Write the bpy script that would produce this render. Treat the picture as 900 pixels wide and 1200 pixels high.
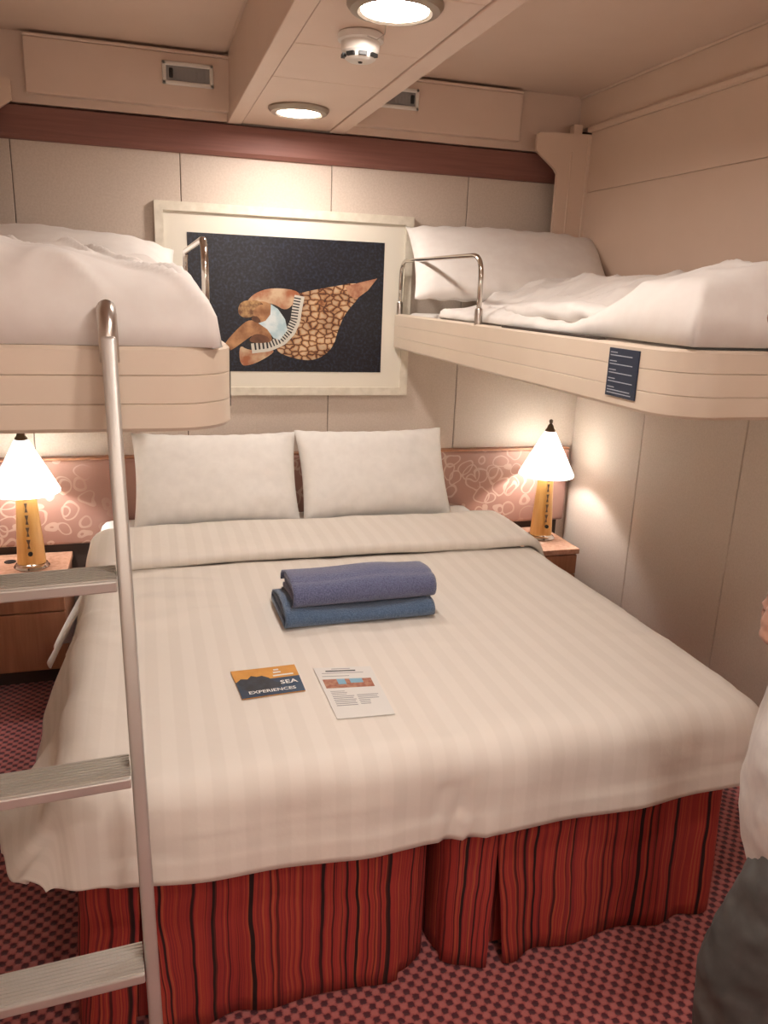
import bpy, bmesh, math, random
from math import sin, cos, pi, sqrt, atan2, hypot, radians
from mathutils import Vector, Matrix, noise
random.seed(7)
SC = bpy.context.scene
COL = SC.collection
for o in list(bpy.data.objects):
    bpy.data.objects.remove(o)

# ------------------------------------------------------------------ camera
YAW, PITCH, ROLL, FPX = 0.298286, 0.273453, 0.0383252, 925.0
CAM = Vector((0.0, 0.0, 1.55))
fw = Vector((sin(YAW)*cos(PITCH), cos(YAW)*cos(PITCH), -sin(PITCH)))
rt0 = fw.cross(Vector((0, 0, 1))).normalized(); up0 = rt0.cross(fw)
RT = cos(ROLL)*rt0 + sin(ROLL)*up0
UP = -sin(ROLL)*rt0 + cos(ROLL)*up0
cd = bpy.data.cameras.new('camera'); cam = bpy.data.objects.new('camera', cd); COL.objects.link(cam)
m = Matrix.Identity(4)
for i in range(3):
    m[i][0] = RT[i]; m[i][1] = UP[i]; m[i][2] = -fw[i]; m[i][3] = CAM[i]
cam.matrix_world = m
cd.sensor_fit = 'HORIZONTAL'; cd.sensor_width = 36.0; cd.lens = 36.0*FPX/900.0; cd.clip_start = 0.02
SC.camera = cam

def at(x, y, ax, val):
    "photo pixel -> point on the plane coordinate[ax] = val"
    d = fw + RT*((x-450)/FPX) - UP*((y-600)/FPX)
    return CAM + d*((val-CAM[ax])/d[ax])

# ------------------------------------------------------------------ light
W = bpy.data.worlds.new('world'); SC.world = W; W.use_nodes = True
W.node_tree.nodes['Background'].inputs[0].default_value = (1.0, .86, .74, 1)
W.node_tree.nodes['Background'].inputs[1].default_value = 0.05
SC.view_settings.view_transform = 'Standard'; SC.view_settings.look = 'None'
SC.view_settings.gamma = 1.0; SC.view_settings.use_curve_mapping = False
SC.view_settings.exposure = 0.65
DOWN_STRENGTH = 96.0
FILL_STRENGTH = 26.0
DOWN_COLOR = (1.0, .91, .845)
LAMP_POWER = 5.5
LAMP_COLOR = (1.0, .97, .95)

# ------------------------------------------------------------------ helpers
def origin_of(p):
    v = Vector((0, 0, 0))
    while p is not None:
        v = v + p.location; p = p.parent
    return v

def mesh_obj(name, V, F, mat=None, parent=None, smooth=False, uv=None, base=True):
    "one mesh object; V in world coordinates"
    V = [Vector(v) for v in V]
    if parent is not None:
        org = origin_of(parent)
    elif base:
        xs = [v.x for v in V]; ys = [v.y for v in V]; zs = [v.z for v in V]
        org = Vector(((min(xs)+max(xs))/2, (min(ys)+max(ys))/2, min(zs)))
    else:
        org = Vector((0, 0, 0))
    me = bpy.data.meshes.new(name)
    me.from_pydata([tuple(v-org) for v in V], [], F)
    if uv:
        ul = me.uv_layers.new(name='UVMap')
        for l in me.loops: ul.data[l.index].uv = uv[l.vertex_index]
    if smooth:
        for p in me.polygons: p.use_smooth = True
    if mat: me.materials.append(mat)
    me.update()
    o = bpy.data.objects.new(name, me); COL.objects.link(o)
    if parent is not None: o.parent = parent
    else: o.location = org
    return o

def from_bm(name, bm, mat=None, parent=None, smooth=False):
    bm.verts.ensure_lookup_table(); bm.verts.index_update()
    bmesh.ops.recalc_face_normals(bm, faces=bm.faces[:])
    V = [v.co.copy() for v in bm.verts]; F = [[v.index for v in f.verts] for f in bm.faces]
    bm.free()
    return mesh_obj(name, V, F, mat, parent, smooth)

def add_box(bm, x0, x1, y0, y1, z0, z1, bev=0.0, seg=2, mtx=None):
    r = bmesh.ops.create_cube(bm, size=1.0); vs = r['verts']
    for v in vs:
        v.co = Vector(((x0+x1)/2+v.co.x*(x1-x0), (y0+y1)/2+v.co.y*(y1-y0), (z0+z1)/2+v.co.z*(z1-z0)))
    if mtx is not None:
        for v in vs: v.co = mtx @ v.co
    if bev > 0:
        es = list({e for v in vs for e in v.link_edges})
        bmesh.ops.bevel(bm, geom=es, offset=bev, segments=seg, profile=.5, affect='EDGES')

def box(name, x0, x1, y0, y1, z0, z1, mat, parent=None, bev=0.0, seg=2, mtx=None, smooth=False):
    bm = bmesh.new(); add_box(bm, x0, x1, y0, y1, z0, z1, bev, seg, mtx)
    return from_bm(name, bm, mat, parent, smooth)

def add_tube(bm, pts, r, n=10, caps=True):
    pts = [Vector(p) for p in pts]; rings = []
    rr = r if isinstance(r, (list, tuple)) else [r]*len(pts)
    t0 = (pts[1]-pts[0]).normalized()
    ref = Vector((0, 0, 1)) if abs(t0.z) < .9 else Vector((1, 0, 0))
    nrm = t0.cross(ref).normalized()
    for i, p in enumerate(pts):
        a = pts[max(i-1, 0)]; b = pts[min(i+1, len(pts)-1)]
        t = (b-a).normalized()
        nrm = (nrm - t*nrm.dot(t)).normalized(); bn = t.cross(nrm)
        rings.append([bm.verts.new(p+(nrm*cos(2*pi*k/n)+bn*sin(2*pi*k/n))*rr[i]) for k in range(n)])
    for i in range(len(pts)-1):
        for k in range(n):
            bm.faces.new((rings[i][k], rings[i][(k+1) % n], rings[i+1][(k+1) % n], rings[i+1][k]))
    if caps:
        bm.faces.new(rings[0][::-1]); bm.faces.new(rings[-1])

def tube(name, pts, r, mat, parent=None, n=10):
    bm = bmesh.new(); add_tube(bm, pts, r, n)
    return from_bm(name, bm, mat, parent, True)

def arc_path(pts, rad, seg=6):
    "polyline with rounded corners"
    pts = [Vector(p) for p in pts]; out = [pts[0]]
    for i in range(1, len(pts)-1):
        a, b, c = pts[i-1], pts[i], pts[i+1]
        u = (a-b).normalized(); w = (c-b).normalized()
        p0 = b+u*rad; p1 = b+w*rad
        for k in range(seg+1):
            t = k/seg
            out.append((1-t)*(1-t)*p0+2*t*(1-t)*b+t*t*p1)
    out.append(pts[-1]); return out

def lathe(name, prof, cx, cy, z0, mat, parent=None, n=32, sx=1.0, sy=1.0, smooth=True, closed=True):
    V = []; F = []
    for (r, z) in prof:
        for k in range(n):
            V.append((cx+r*sx*cos(2*pi*k/n), cy+r*sy*sin(2*pi*k/n), z0+z))
    for i in range(len(prof)-1):
        for k in range(n):
            F.append((i*n+k, i*n+(k+1) % n, (i+1)*n+(k+1) % n, (i+1)*n+k))
    if closed:
        F.append(tuple(range(n))[::-1]); F.append(tuple((len(prof)-1)*n+k for k in range(n)))
    o = mesh_obj(name, V, F, mat, parent, False)
    if smooth: auto_smooth(o)
    return o

def auto_smooth(o, ang=35):
    me = o.data
    for p in me.polygons: p.use_smooth = True
    bm = bmesh.new(); bm.from_mesh(me)
    for e in bm.edges:
        if len(e.link_faces) == 2 and e.calc_face_angle(0) > radians(ang): e.smooth = False
    bm.to_mesh(me); bm.free()

def grid(name, nu, nv, fn, mat, parent=None, uvfn=None, smooth=True, flip=False):
    V = []; UVs = []; F = []
    for j in range(nv+1):
        for i in range(nu+1):
            u = i/nu; v = j/nv
            V.append(fn(u, v)); UVs.append(uvfn(u, v) if uvfn else (u, v))
    for j in range(nv):
        for i in range(nu):
            a = j*(nu+1)+i
            q = (a, a+1, a+nu+2, a+nu+1)
            F.append(q[::-1] if flip else q)
    return mesh_obj(name, V, F, mat, parent, smooth, UVs)

def poly_prism(name, pts2, axis, a0, a1, mat, parent=None):
    "extrude a 2-D outline along an axis; pts2 are the other two coordinates in x,y,z order"
    def P(p, a):
        if axis == 0: return (a, p[0], p[1])
        if axis == 1: return (p[0], a, p[1])
        return (p[0], p[1], a)
    n = len(pts2); bm = bmesh.new()
    A = [bm.verts.new(P(p, a0)) for p in pts2]; B = [bm.verts.new(P(p, a1)) for p in pts2]
    bm.faces.new(A[::-1]); bm.faces.new(B)
    for i in range(n): bm.faces.new((A[i], A[(i+1) % n], B[(i+1) % n], B[i]))
    return from_bm(name, bm, mat, parent)

def tag(o, label, cat, group=None):
    o['label'] = label; o['category'] = cat
    if group: o['group'] = group
    return o

def struct(o, label=None):
    o['kind'] = 'structure'
    if label: o['label'] = label
    return o

def thing(name, label, cat, loc, group=None):
    o = bpy.data.objects.new(name, None); COL.objects.link(o); o.empty_display_size = .05
    o.location = loc
    return tag(o, label, cat, group)

def N3(x, y, z): return noise.noise(Vector((x, y, z)))

# ------------------------------------------------------------------ materials
def new_mat(name, color=(.8, .8, .8), rough=.6, metal=0.0, spec=.5, coat=0.0, sheen=0.0):
    mt = bpy.data.materials.new(name); mt.use_nodes = True
    b = mt.node_tree.nodes['Principled BSDF']
    b.inputs['Base Color'].default_value = (*color, 1); b.inputs['Roughness'].default_value = rough
    b.inputs['Metallic'].default_value = metal; b.inputs['Specular IOR Level'].default_value = spec
    b.inputs['Coat Weight'].default_value = coat; b.inputs['Sheen Weight'].default_value = sheen
    return mt

def nd(mt, typ, **kw):
    n = mt.node_tree.nodes.new(typ)
    for k, v in kw.items():
        if k.startswith('i_'): n.inputs[k[2:].replace('_', ' ')].default_value = v
        else: setattr(n, k, v)
    return n

def lk(mt, a, b): mt.node_tree.links.new(a, b)

def bsdf(mt): return mt.node_tree.nodes['Principled BSDF']

def coord(mt, kind='Object'):
    if kind == 'World':
        g = nd(mt, 'ShaderNodeNewGeometry'); return g.outputs['Position']
    t = nd(mt, 'ShaderNodeTexCoord'); return t.outputs[kind]

def scaled(mt, src, s):
    mp = nd(mt, 'ShaderNodeMapping'); mp.inputs['Scale'].default_value = s; lk(mt, src, mp.inputs['Vector']); return mp.outputs[0]

def ramp(mt, fac, stops):
    r = nd(mt, 'ShaderNodeValToRGB'); e = r.color_ramp.elements
    while len(e) < len(stops): e.new(.5)
    for i, (p, c) in enumerate(stops):
        e[i].position = p; e[i].color = (*c, 1)
    lk(mt, fac, r.inputs[0]); return r.outputs[0]

def add_bump(mt, h, strength=.2, dist=.002):
    b = nd(mt, 'ShaderNodeBump'); b.inputs['Strength'].default_value = strength; b.inputs['Distance'].default_value = dist
    lk(mt, h, b.inputs['Height']); lk(mt, b.outputs[0], bsdf(mt).inputs['Normal'])

def noisy(name, c0, c1, scale, rough=.6, kind='Object', bump=0.0, stretch=(1, 1, 1), detail=4, lo=.35, hi=.65, bdist=.002, **kw):
    mt = new_mat(name, c0, rough, **kw)
    v = scaled(mt, coord(mt, kind), stretch)
    n = nd(mt, 'ShaderNodeTexNoise'); n.inputs['Scale'].default_value = scale; n.inputs['Detail'].default_value = detail
    lk(mt, v, n.inputs['Vector'])
    lk(mt, ramp(mt, n.outputs['Fac'], [(lo, c0), (hi, c1)]), bsdf(mt).inputs['Base Color'])
    if bump: add_bump(mt, n.outputs['Fac'], bump, bdist)
    return mt

M = {}
M['wallpaper'] = noisy('wallpaper', (.63, .53, .44), (.69, .59, .50), 140, .75, 'World', .06, detail=6)
M['ceiling'] = noisy('ceiling_paint', (.70, .535, .43), (.72, .555, .45), 6, .45, 'World')
M['housing'] = noisy('housing_paint', (.69, .525, .41), (.71, .545, .43), 5, .42, 'World')
M['berth'] = noisy('berth_laminate', (.70, .585, .46), (.73, .615, .49), 4, .35, 'World')
M['seam'] = new_mat('seam_dark', (.16, .11, .08), .8)
M['brown'] = noisy('brown_trim', (.22, .09, .07), (.26, .11, .085), 12, .6, 'World', stretch=(.3, 3, 8))
M['linen'] = noisy('white_linen', (.80, .77, .72), (.84, .81, .76), 30, .85, 'Object', .05, sheen=.15)
M['berthlinen'] = noisy('berth_linen', (.80, .75, .70), (.83, .79, .74), 25, .85, 'Object', .05, sheen=.15)
M['metal'] = new_mat('brushed_steel', (.55, .50, .45), .28, 1.0)
M['alu'] = noisy('ladder_aluminium', (.58, .555, .51), (.63, .605, .56), 8, .36, 'Object', metal=.6)
M['chrome'] = new_mat('chrome', (.62, .58, .53), .15, 1.0)
M['dark'] = new_mat('black_plastic', (.012, .012, .012), .5)
M['navy'] = new_mat('navy_card', (.018, .03, .06), .45)
M['print'] = new_mat('pale_print', (.42, .46, .52), .6)
M['white'] = new_mat('white_plastic', (.78, .73, .66), .4)
M['grille'] = new_mat('grey_grille', (.30, .29, .28), .5)
M['nickel'] = new_mat('nickel_ring', (.36, .30, .24), .35, .8)
M['frame'] = noisy('picture_frame', (.70, .64, .52), (.80, .74, .62), 30, .35, 'Object', .15)
M['mat_board'] = new_mat('mat_board', (.80, .75, .64), .7)
M['base_fabric'] = new_mat('bed_base', (.05, .02, .018), .9)

# wood
def wood(name, c0, c1, stretch, rough=.42, scale=5):
    return noisy(name, c0, c1, scale, rough, 'Object', .03, stretch, 8, .3, .7)
M['cherry'] = wood('cherry_veneer', (.30, .125, .06), (.42, .19, .10), (9, 9, .7))
M['cherry_top'] = noisy('stand_laminate', (.52, .27, .17), (.66, .40, .28), 60, .4, 'Object', .03)
M['maple'] = wood('lamp_maple', (.66, .33, .085), (.80, .46, .15), (10, 10, .8), .3)
M['kick'] = new_mat('toe_kick', (.05, .03, .022), .7)

# satin-striped duvet: woven stripes follow the cloth (UV)
def satin(name, c0, c1, period):
    mt = new_mat(name, c0, .6, sheen=.1)
    s = nd(mt, 'ShaderNodeSeparateXYZ'); lk(mt, coord(mt, 'UV'), s.inputs[0])
    mu = nd(mt, 'ShaderNodeMath', operation='MULTIPLY'); mu.inputs[1].default_value = 2*pi/period; lk(mt, s.outputs[0], mu.inputs[0])
    sn = nd(mt, 'ShaderNodeMath', operation='SINE'); lk(mt, mu.outputs[0], sn.inputs[0])
    ad = nd(mt, 'ShaderNodeMath', operation='MULTIPLY_ADD'); ad.inputs[1].default_value = .5; ad.inputs[2].default_value = .5; lk(mt, sn.outputs[0], ad.inputs[0])
    c = ramp(mt, ad.outputs[0], [(.4, c0), (.6, c1)]); lk(mt, c, bsdf(mt).inputs['Base Color'])
    r = ramp(mt, ad.outputs[0], [(.4, (.72,)*3), (.6, (.58,)*3)]); lk(mt, r, bsdf(mt).inputs['Roughness'])
    n = nd(mt, 'ShaderNodeTexNoise'); n.inputs['Scale'].default_value = 26; n.inputs['Detail'].default_value = 5
    lk(mt, coord(mt, 'Object'), n.inputs['Vector']); add_bump(mt, n.outputs['Fac'], .10, .01)
    return mt
M['satin'] = satin('striped_duvet', (.735, .675, .60), (.765, .705, .63), .062)

# bed skirt: woven vertical stripes along UV x
mt = new_mat('red_striped_skirt', (.3, .04, .02), .85); M['skirt'] = mt
uvc = coord(mt, 'UV')
n1 = nd(mt, 'ShaderNodeTexNoise', noise_dimensions='3D'); n1.inputs['Scale'].default_value = 1; n1.inputs['Detail'].default_value = 3; n1.inputs['Roughness'].default_value = .75
wvn = nd(mt, 'ShaderNodeTexNoise'); wvn.inputs['Scale'].default_value = 9; wvn.inputs['Detail'].default_value = 1; lk(mt, uvc, wvn.inputs['Vector'])
wmx = nd(mt, 'ShaderNodeMix', data_type='VECTOR'); wmx.inputs['Factor'].default_value = .02; lk(mt, uvc, wmx.inputs[4]); lk(mt, wvn.outputs['Color'], wmx.inputs[5]); uvc = wmx.outputs[1]
lk(mt, scaled(mt, uvc, (120, .25, 1)), n1.inputs['Vector'])
base_ = ramp(mt, n1.outputs['Fac'], [(.34, (.13, .012, .018)), (.44, (.27, .022, .02)), (.54, (.36, .035, .022)), (.60, (.42, .085, .032)), (.68, (.30, .03, .03))])
n1b = nd(mt, 'ShaderNodeTexNoise'); n1b.inputs['Scale'].default_value = 1; n1b.inputs['Detail'].default_value = 1.5
mpb = nd(mt, 'ShaderNodeMapping'); mpb.inputs['Scale'].default_value = (74, .2, 1); mpb.inputs['Location'].default_value = (11.3, 4, 0); lk(mt, uvc, mpb.inputs['Vector']); lk(mt, mpb.outputs[0], n1b.inputs['Vector'])
dk = ramp(mt, n1b.outputs['Fac'], [(.38, (.05, .05, .07)), (.43, (.35, .3, .35)), (.455, (1, 1, 1))])
mk = nd(mt, 'ShaderNodeMix', data_type='RGBA', blend_type='MULTIPLY'); mk.inputs['Factor'].default_value = 1
lk(mt, base_, mk.inputs[6]); lk(mt, dk, mk.inputs[7]); lk(mt, mk.outputs[2], bsdf(mt).inputs['Base Color'])
add_bump(mt, n1.outputs['Fac'], .3, .004)

# carpet: rounded rose dots on dark plum, offset rows
mt = new_mat('carpet', (.3, .06, .06), .95, sheen=.3); M['carpet'] = mt
P = coord(mt, 'World')
sp = nd(mt, 'ShaderNodeSeparateXYZ'); lk(mt, P, sp.inputs[0])
def trig(src, op, k):
    a = nd(mt, 'ShaderNodeMath', operation='MULTIPLY'); a.inputs[1].default_value = k; lk(mt, src, a.inputs[0])
    b = nd(mt, 'ShaderNodeMath', operation=op); lk(mt, a.outputs[0], b.inputs[0]); return b.outputs[0]
KC = pi/.0172
cx_ = trig(sp.outputs[0], 'COSINE', KC); cy_ = trig(sp.outputs[1], 'COSINE', KC)
pr = nd(mt, 'ShaderNodeMath', operation='MULTIPLY'); lk(mt, cx_, pr.inputs[0]); lk(mt, cy_, pr.inputs[1])
nz = nd(mt, 'ShaderNodeTexNoise'); nz.inputs['Scale'].default_value = 190; nz.inputs['Detail'].default_value = 3; lk(mt, P, nz.inputs['Vector'])
a1 = nd(mt, 'ShaderNodeMath', operation='MULTIPLY_ADD'); a1.inputs[1].default_value = .46; a1.inputs[2].default_value = .27; lk(mt, pr.outputs[0], a1.inputs[0])
a2 = nd(mt, 'ShaderNodeMath', operation='MULTIPLY_ADD'); a2.inputs[1].default_value = .5; lk(mt, nz.outputs['Fac'], a2.inputs[0]); lk(mt, a1.outputs[0], a2.inputs[2])
lk(mt, ramp(mt, a2.outputs[0], [(.28, (.075, .010, .018)), (.42, (.15, .022, .03)), (.50, (.36, .085, .08)), (.75, (.47, .14, .125))]), bsdf(mt).inputs['Base Color'])
add_bump(mt, a2.outputs[0], .5, .006)

# headboard upholstery: cream curls on salmon
mt = new_mat('headboard_fabric', (.4, .18, .12), .6, sheen=.2); M['uphol'] = mt
oc = coord(mt, 'World')
nw = nd(mt, 'ShaderNodeTexNoise'); nw.inputs['Scale'].default_value = 9; nw.inputs['Detail'].default_value = 1; lk(mt, oc, nw.inputs['Vector'])
wv = nd(mt, 'ShaderNodeMix', data_type='VECTOR'); wv.inputs['Factor'].default_value = .085
lk(mt, scaled(mt, oc, (1, 0, 1)), wv.inputs[4]); lk(mt, nw.outputs['Color'], wv.inputs[5])
masks = []
for (sc, r0, wd, off) in ((10, .34, .03, 0), (13, .42, .04, 3.3)):
    mp = nd(mt, 'ShaderNodeMapping'); mp.inputs['Location'].default_value = (off, 0, off*.7); lk(mt, wv.outputs[1], mp.inputs['Vector'])
    vo = nd(mt, 'ShaderNodeTexVoronoi'); vo.inputs['Scale'].default_value = sc; vo.inputs['Randomness'].default_value = .8; lk(mt, mp.outputs[0], vo.inputs['Vector'])
    sb = nd(mt, 'ShaderNodeMath', operation='SUBTRACT'); sb.inputs[1].default_value = r0; lk(mt, vo.outputs['Distance'], sb.inputs[0])
    ab = nd(mt, 'ShaderNodeMath', operation='ABSOLUTE'); lk(mt, sb.outputs[0], ab.inputs[0])
    ls = nd(mt, 'ShaderNodeMath', operation='LESS_THAN'); ls.inputs[1].default_value = wd; lk(mt, ab.outputs[0], ls.inputs[0]); masks.append(ls.outputs[0])
mx = nd(mt, 'ShaderNodeMath', operation='MAXIMUM'); lk(mt, masks[0], mx.inputs[0]); lk(mt, masks[1], mx.inputs[1]); mx2 = mx
big = nd(mt, 'ShaderNodeTexNoise'); big.inputs['Scale'].default_value = 3.2; lk(mt, oc, big.inputs['Vector'])
spx = nd(mt, 'ShaderNodeSeparateXYZ'); lk(mt, oc, spx.inputs[0])
cwv = nd(mt, 'ShaderNodeMath', operation='PINGPONG'); cwv.inputs[1].default_value = .5; lk(mt, spx.outputs[0], cwv.inputs[0])
adn = nd(mt, 'ShaderNodeMath', operation='MULTIPLY_ADD'); adn.inputs[1].default_value = .5; lk(mt, big.outputs['Fac'], adn.inputs[0]); lk(mt, cwv.outputs[0], adn.inputs[2])
bm_ = ramp(mt, adn.outputs[0], [(.42, (.0, .0, .0)), (.56, (1, 1, 1))])
mm = nd(mt, 'ShaderNodeMath', operation='MULTIPLY'); lk(mt, mx2.outputs[0], mm.inputs[0]); lk(mt, bm_, mm.inputs[1])
lk(mt, ramp(mt, mm.outputs[0], [(0, (.34, .175, .13)), (1, (.50, .34, .26))]), bsdf(mt).inputs['Base Color'])

def terry(name, c0, c1):
    return noisy(name, c0, c1, 260, .95, 'Object', .9, detail=3, lo=.3, hi=.7, bdist=.004, sheen=.4)
M['towel_a'] = terry('periwinkle_terry', (.07, .08, .17), (.17, .19, .32))
M['towel_b'] = terry('teal_blue_terry', (.05, .095, .175), (.11, .175, .28))

# glowing lamp shade (opal glass) and downlight diffuser
mt = new_mat('opal_glass', (.9, .9, .88), .25); M['opal'] = mt
tr = nd(mt, 'ShaderNodeBsdfTranslucent'); tr.inputs[0].default_value = (.95, .95, .93, 1)
ms = nd(mt, 'ShaderNodeMixShader'); ms.inputs[0].default_value = .72
lk(mt, bsdf(mt).outputs[0], ms.inputs[1]); lk(mt, tr.outputs[0], ms.inputs[2])
lk(mt, ms.outputs[0], mt.node_tree.nodes['Material Output'].inputs[0])
mt = new_mat('downlight_glow', (1, 1, 1)); M['glow'] = mt
bsdf(mt).inputs['Emission Color'].default_value = (*DOWN_COLOR, 1); bsdf(mt).inputs['Emission Strength'].default_value = DOWN_STRENGTH

# ------------------------------------------------------------------ the room
XL, XR, YB, YF, ZC = -.80, 2.0, 3.40, -1.6, 2.385
floor = struct(box('floor', XL-.1, XR+.1, YF-.1, YB+.1, -.08, 0, M['carpet']))
ceiling = struct(box('ceiling', XL-.1, XR+.1, YF-.1, YB+.1, ZC, ZC+.08, M['ceiling']))
def wall(name, x0, x1, y0, y1): return struct(box(name, x0, x1, y0, y1, 0, ZC, M['seam']))
wb = wall('wall_back', XL-.1, XR+.1, YB, YB+.1)
wr = wall('wall_right', XR, XR+.1, YF, YB)
wl = wall('wall_left', XL-.1, XL, YF, YB)
wf = wall('wall_front', XL-.1, XR+.1, YF-.1, YF)

def panels(wallobj, axis, edges, z0, z1, face, inward):
    "vinyl panels of one wall, 4 mm joints between them; alike widths share one mesh"
    cache = {}
    for a, b in zip(edges[:-1], edges[1:]):
        w = round(b-a, 3)
        if w not in cache:
            bm = bmesh.new(); t = .008; hw = w/2-.0015
            if axis == 0: add_box(bm, -hw, hw, min(0, inward*t), max(0, inward*t), z0, z1, .002, 1)
            else: add_box(bm, min(0, inward*t), max(0, inward*t), -hw, hw, z0, z1, .002, 1)
            me = bpy.data.meshes.new('panel'); bm.to_mesh(me); bm.free(); me.materials.append(M['wallpaper']); cache[w] = me
        o = bpy.data.objects.new('panel', cache[w]); COL.objects.link(o); o.parent = wallobj
        c = (a+b)/2
        o.location = (Vector((c, face, 0)) if axis == 0 else Vector((face, c, 0))) - wallobj.location
panels(wb, 0, [-.80, -.436, .165, .766, 1.366, 1.9985], 0, 2.16, YB, -1)
panels(wr, 1, [-1.6, -1.31, -.72, -.13, .46, 1.05, 1.645, 2.237, 2.83, 3.3915], 0, 2.3, XR, -1)
panels(wl, 1, [-1.6, -1.31, -.72, -.13, .46, 1.05, 1.645, 2.237, 2.83, 3.3915], 0, 2.3, XL, 1)
panels(wf, 0, [-.80, -.436, .165, .766, 1.366, 1.99], 0, 2.3, YF, 1)

# brown trim under the ceiling, with small bead
struct(poly_prism('trim_1', [(3.392, 2.03), (3.375, 2.032), (3.362, 2.045), (3.362, 2.14), (3.392, 2.15)], 0, -.79, 1.99, M['brown']), 'reddish brown wooden trim along the top of the back wall')
# valances left and right of the ceiling beam
def valance(name, x0, x1, xr0, xr1, label):
    root = struct(box(name, xr0, xr1, 3.365, 3.392, 2.15, ZC, M['ceiling']), label)
    box('valance_panel', x0, x1, 3.325, 3.366, 2.178, 2.358, M['ceiling'], root, .004)
    box('valance_cap', x0, x1, 3.318, 3.366, 2.358, 2.368, M['ceiling'], root, .003)
    poly_prism('valance_rail', [(3.366, 2.136), (3.292, 2.136), (3.282, 2.140), (3.282, 2.150), (3.300, 2.153), (3.303, 2.157), (3.296, 2.160), (3.298, 2.169), (3.322, 2.173), (3.366, 2.173)], 0, x0-.05 if x0 < .5 else x0, x1+.05 if x0 > .5 else x1, M['ceiling'], root)
    for sx in (x0+.1, x1-.05):
        for sz in (2.195, 2.325):
            lathe('screw', [(.004, 0), (.003, .002)], 0, 0, 0, M['ceiling'], root, 8)
            s = root.children[-1]; s.location = Vector((sx, 3.325, sz))-origin_of(root); s.rotation_euler = (pi/2, 0, 0)
            for v in s.data.vertices: v.co += origin_of(root)
    return root
valance('trim_2', -.36, .352, -.79, .352, 'cream valance above the back wall on the left of the beam')
valance('trim_3', .80, 1.56, .80, 1.858, 'cream valance above the back wall on the right of the beam')

# ceiling beam with lights: side faces, two edge strips, bottom panels
BX0, BX1, BZ = .345, .805, 2.15
beam = box('beam_core', BX0+.01, BX1-.01, YF, 3.362, BZ+.012, ZC, M['ceiling'], ceiling)
for (a, b) in ((BX0, BX0+.052), (BX1-.06, BX1)):
    box('edge_strip', a, b, YF, 3.362, BZ-.004, BZ+.03, M['ceiling'], ceiling, .003)
box('beam_side', BX0+.004, BX0+.011, YF, 3.362, BZ+.03, ZC, M['ceiling'], ceiling)
box('beam_side', BX1-.011, BX1-.004, YF, 3.362, BZ+.03, ZC, M['ceiling'], ceiling)
for i, (a, b) in enumerate(zip([YF, -.6, 0, .6, 1.2, 1.8, 2.24, 2.60], [-.6, 0, .6, 1.2, 1.8, 2.24, 2.60, 3.36])):
    box('beam_panel', BX0+.055, BX1-.063, a+.0012, b-.0012, BZ, BZ+.013, M['ceiling'], ceiling, .0015, 1)
# flat ceiling panels either side (thin joints)
for (x0, x1) in ((-.64, .34), (.81, 1.845)):
    for (a, b) in ((YF, .2), (.2, 1.7), (1.7, 3.365)):
        box('ceiling_panel', x0+.002, x1-.002, a+.002, b-.002, ZC-.006, ZC+.01, M['ceiling'], ceiling, .002, 1)

# berth housings: shallow boxes on both side walls above the bunks
def housing(wallobj, s, cx, cornice_name, label, plate_name, plate_label):
    "s = +1 right, -1 left; xf is the face of the housing"
    X = lambda a: cx + s*a
    def bx(name, a0, a1, y0, y1, z0, z1, mat, par, bev=.002):
        x0, x1 = sorted((X(a0), X(a1))); return box(name, x0, x1, y0, y1, z0, z1, mat, par, bev, 1)
    bx('housing_core', 1.258, 1.392, 1.25, 3.245, 1.32, 2.22, M['seam'], wallobj, 0)
    bx('housing_panel', 1.25, 1.262, 1.25, 3.245, 1.32, 1.9845, M['housing'], wallobj)
    bx('housing_panel', 1.25, 1.262, 1.25, 3.245, 1.9855, 2.222, M['housing'], wallobj)
    bx('housing_end', 1.25, 1.392, 1.243, 1.252, 1.32, 2.222, M['housing'], wallobj)
    bx('upper_strip', 1.255, 1.392, YF, 3.39, 2.25, 2.372, M['housing'], wallobj)
    bx('upper_bead', 1.245, 1.27, YF, 3.39, 2.372, ZC, M['housing'], wallobj, .004)
    # cornice
    pr = [(X(1.392), 2.222), (X(1.24), 2.222), (X(1.232), 2.226), (X(1.232), 2.240), (X(1.245), 2.252), (X(1.392), 2.252)]
    struct(poly_prism(cornice_name, pr, 1, YF, 3.25, M['housing']), label)
    # end plate with its hook-shaped head, seen from the room
    out = [(X(1.10), 1.32), (X(1.252), 1.32), (X(1.252), 2.215), (X(.975), 2.205), (X(.962), 2.195), (X(.962), 2.135), (X(1.065), 2.075), (X(1.10), 2.07)]
    out = [(X(1.105), 1.32), (X(1.252), 1.32), (X(1.252), 2.215), (X(1.012), 2.205), (X(1.0), 2.195), (X(1.0), 2.135), (X(1.09), 2.07), (X(1.105), 2.05)]
    pl = struct(poly_prism(plate_name, out, 1, 3.245, 3.262, M['housing']), plate_label)
    bx('rib', 1.16, 1.168, 3.241, 3.247, 1.32, 2.14, M['housing'], pl)
    bx('rib', 1.236, 1.252, 3.239, 3.247, 1.32, 2.21, M['housing'], pl)
    bx('catch', 1.17, 1.21, 3.25, 3.29, 2.2, 2.25, M['housing'], pl, .004)
    sc = lathe('screw', [(.006, 0), (.005, .003)], 0, 0, 0, M['housing'], pl, 10)
    for v in sc.data.vertices: v.co += origin_of(pl)
    sc.location = Vector((X(1.185), 3.246, 1.90))-origin_of(pl); sc.rotation_euler = (pi/2, 0, 0)
housing(wr, 1, .6, 'trim_4', 'cream cornice along the right wall above the bunk housing', 'trim_6', 'cream hooked end plate at the head of the right bunk')
housing(wl, -1, .6, 'trim_5', 'cream cornice along the left wall above the bunk housing', 'trim_7', 'cream hooked end plate at the head of the left bunk')

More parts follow.
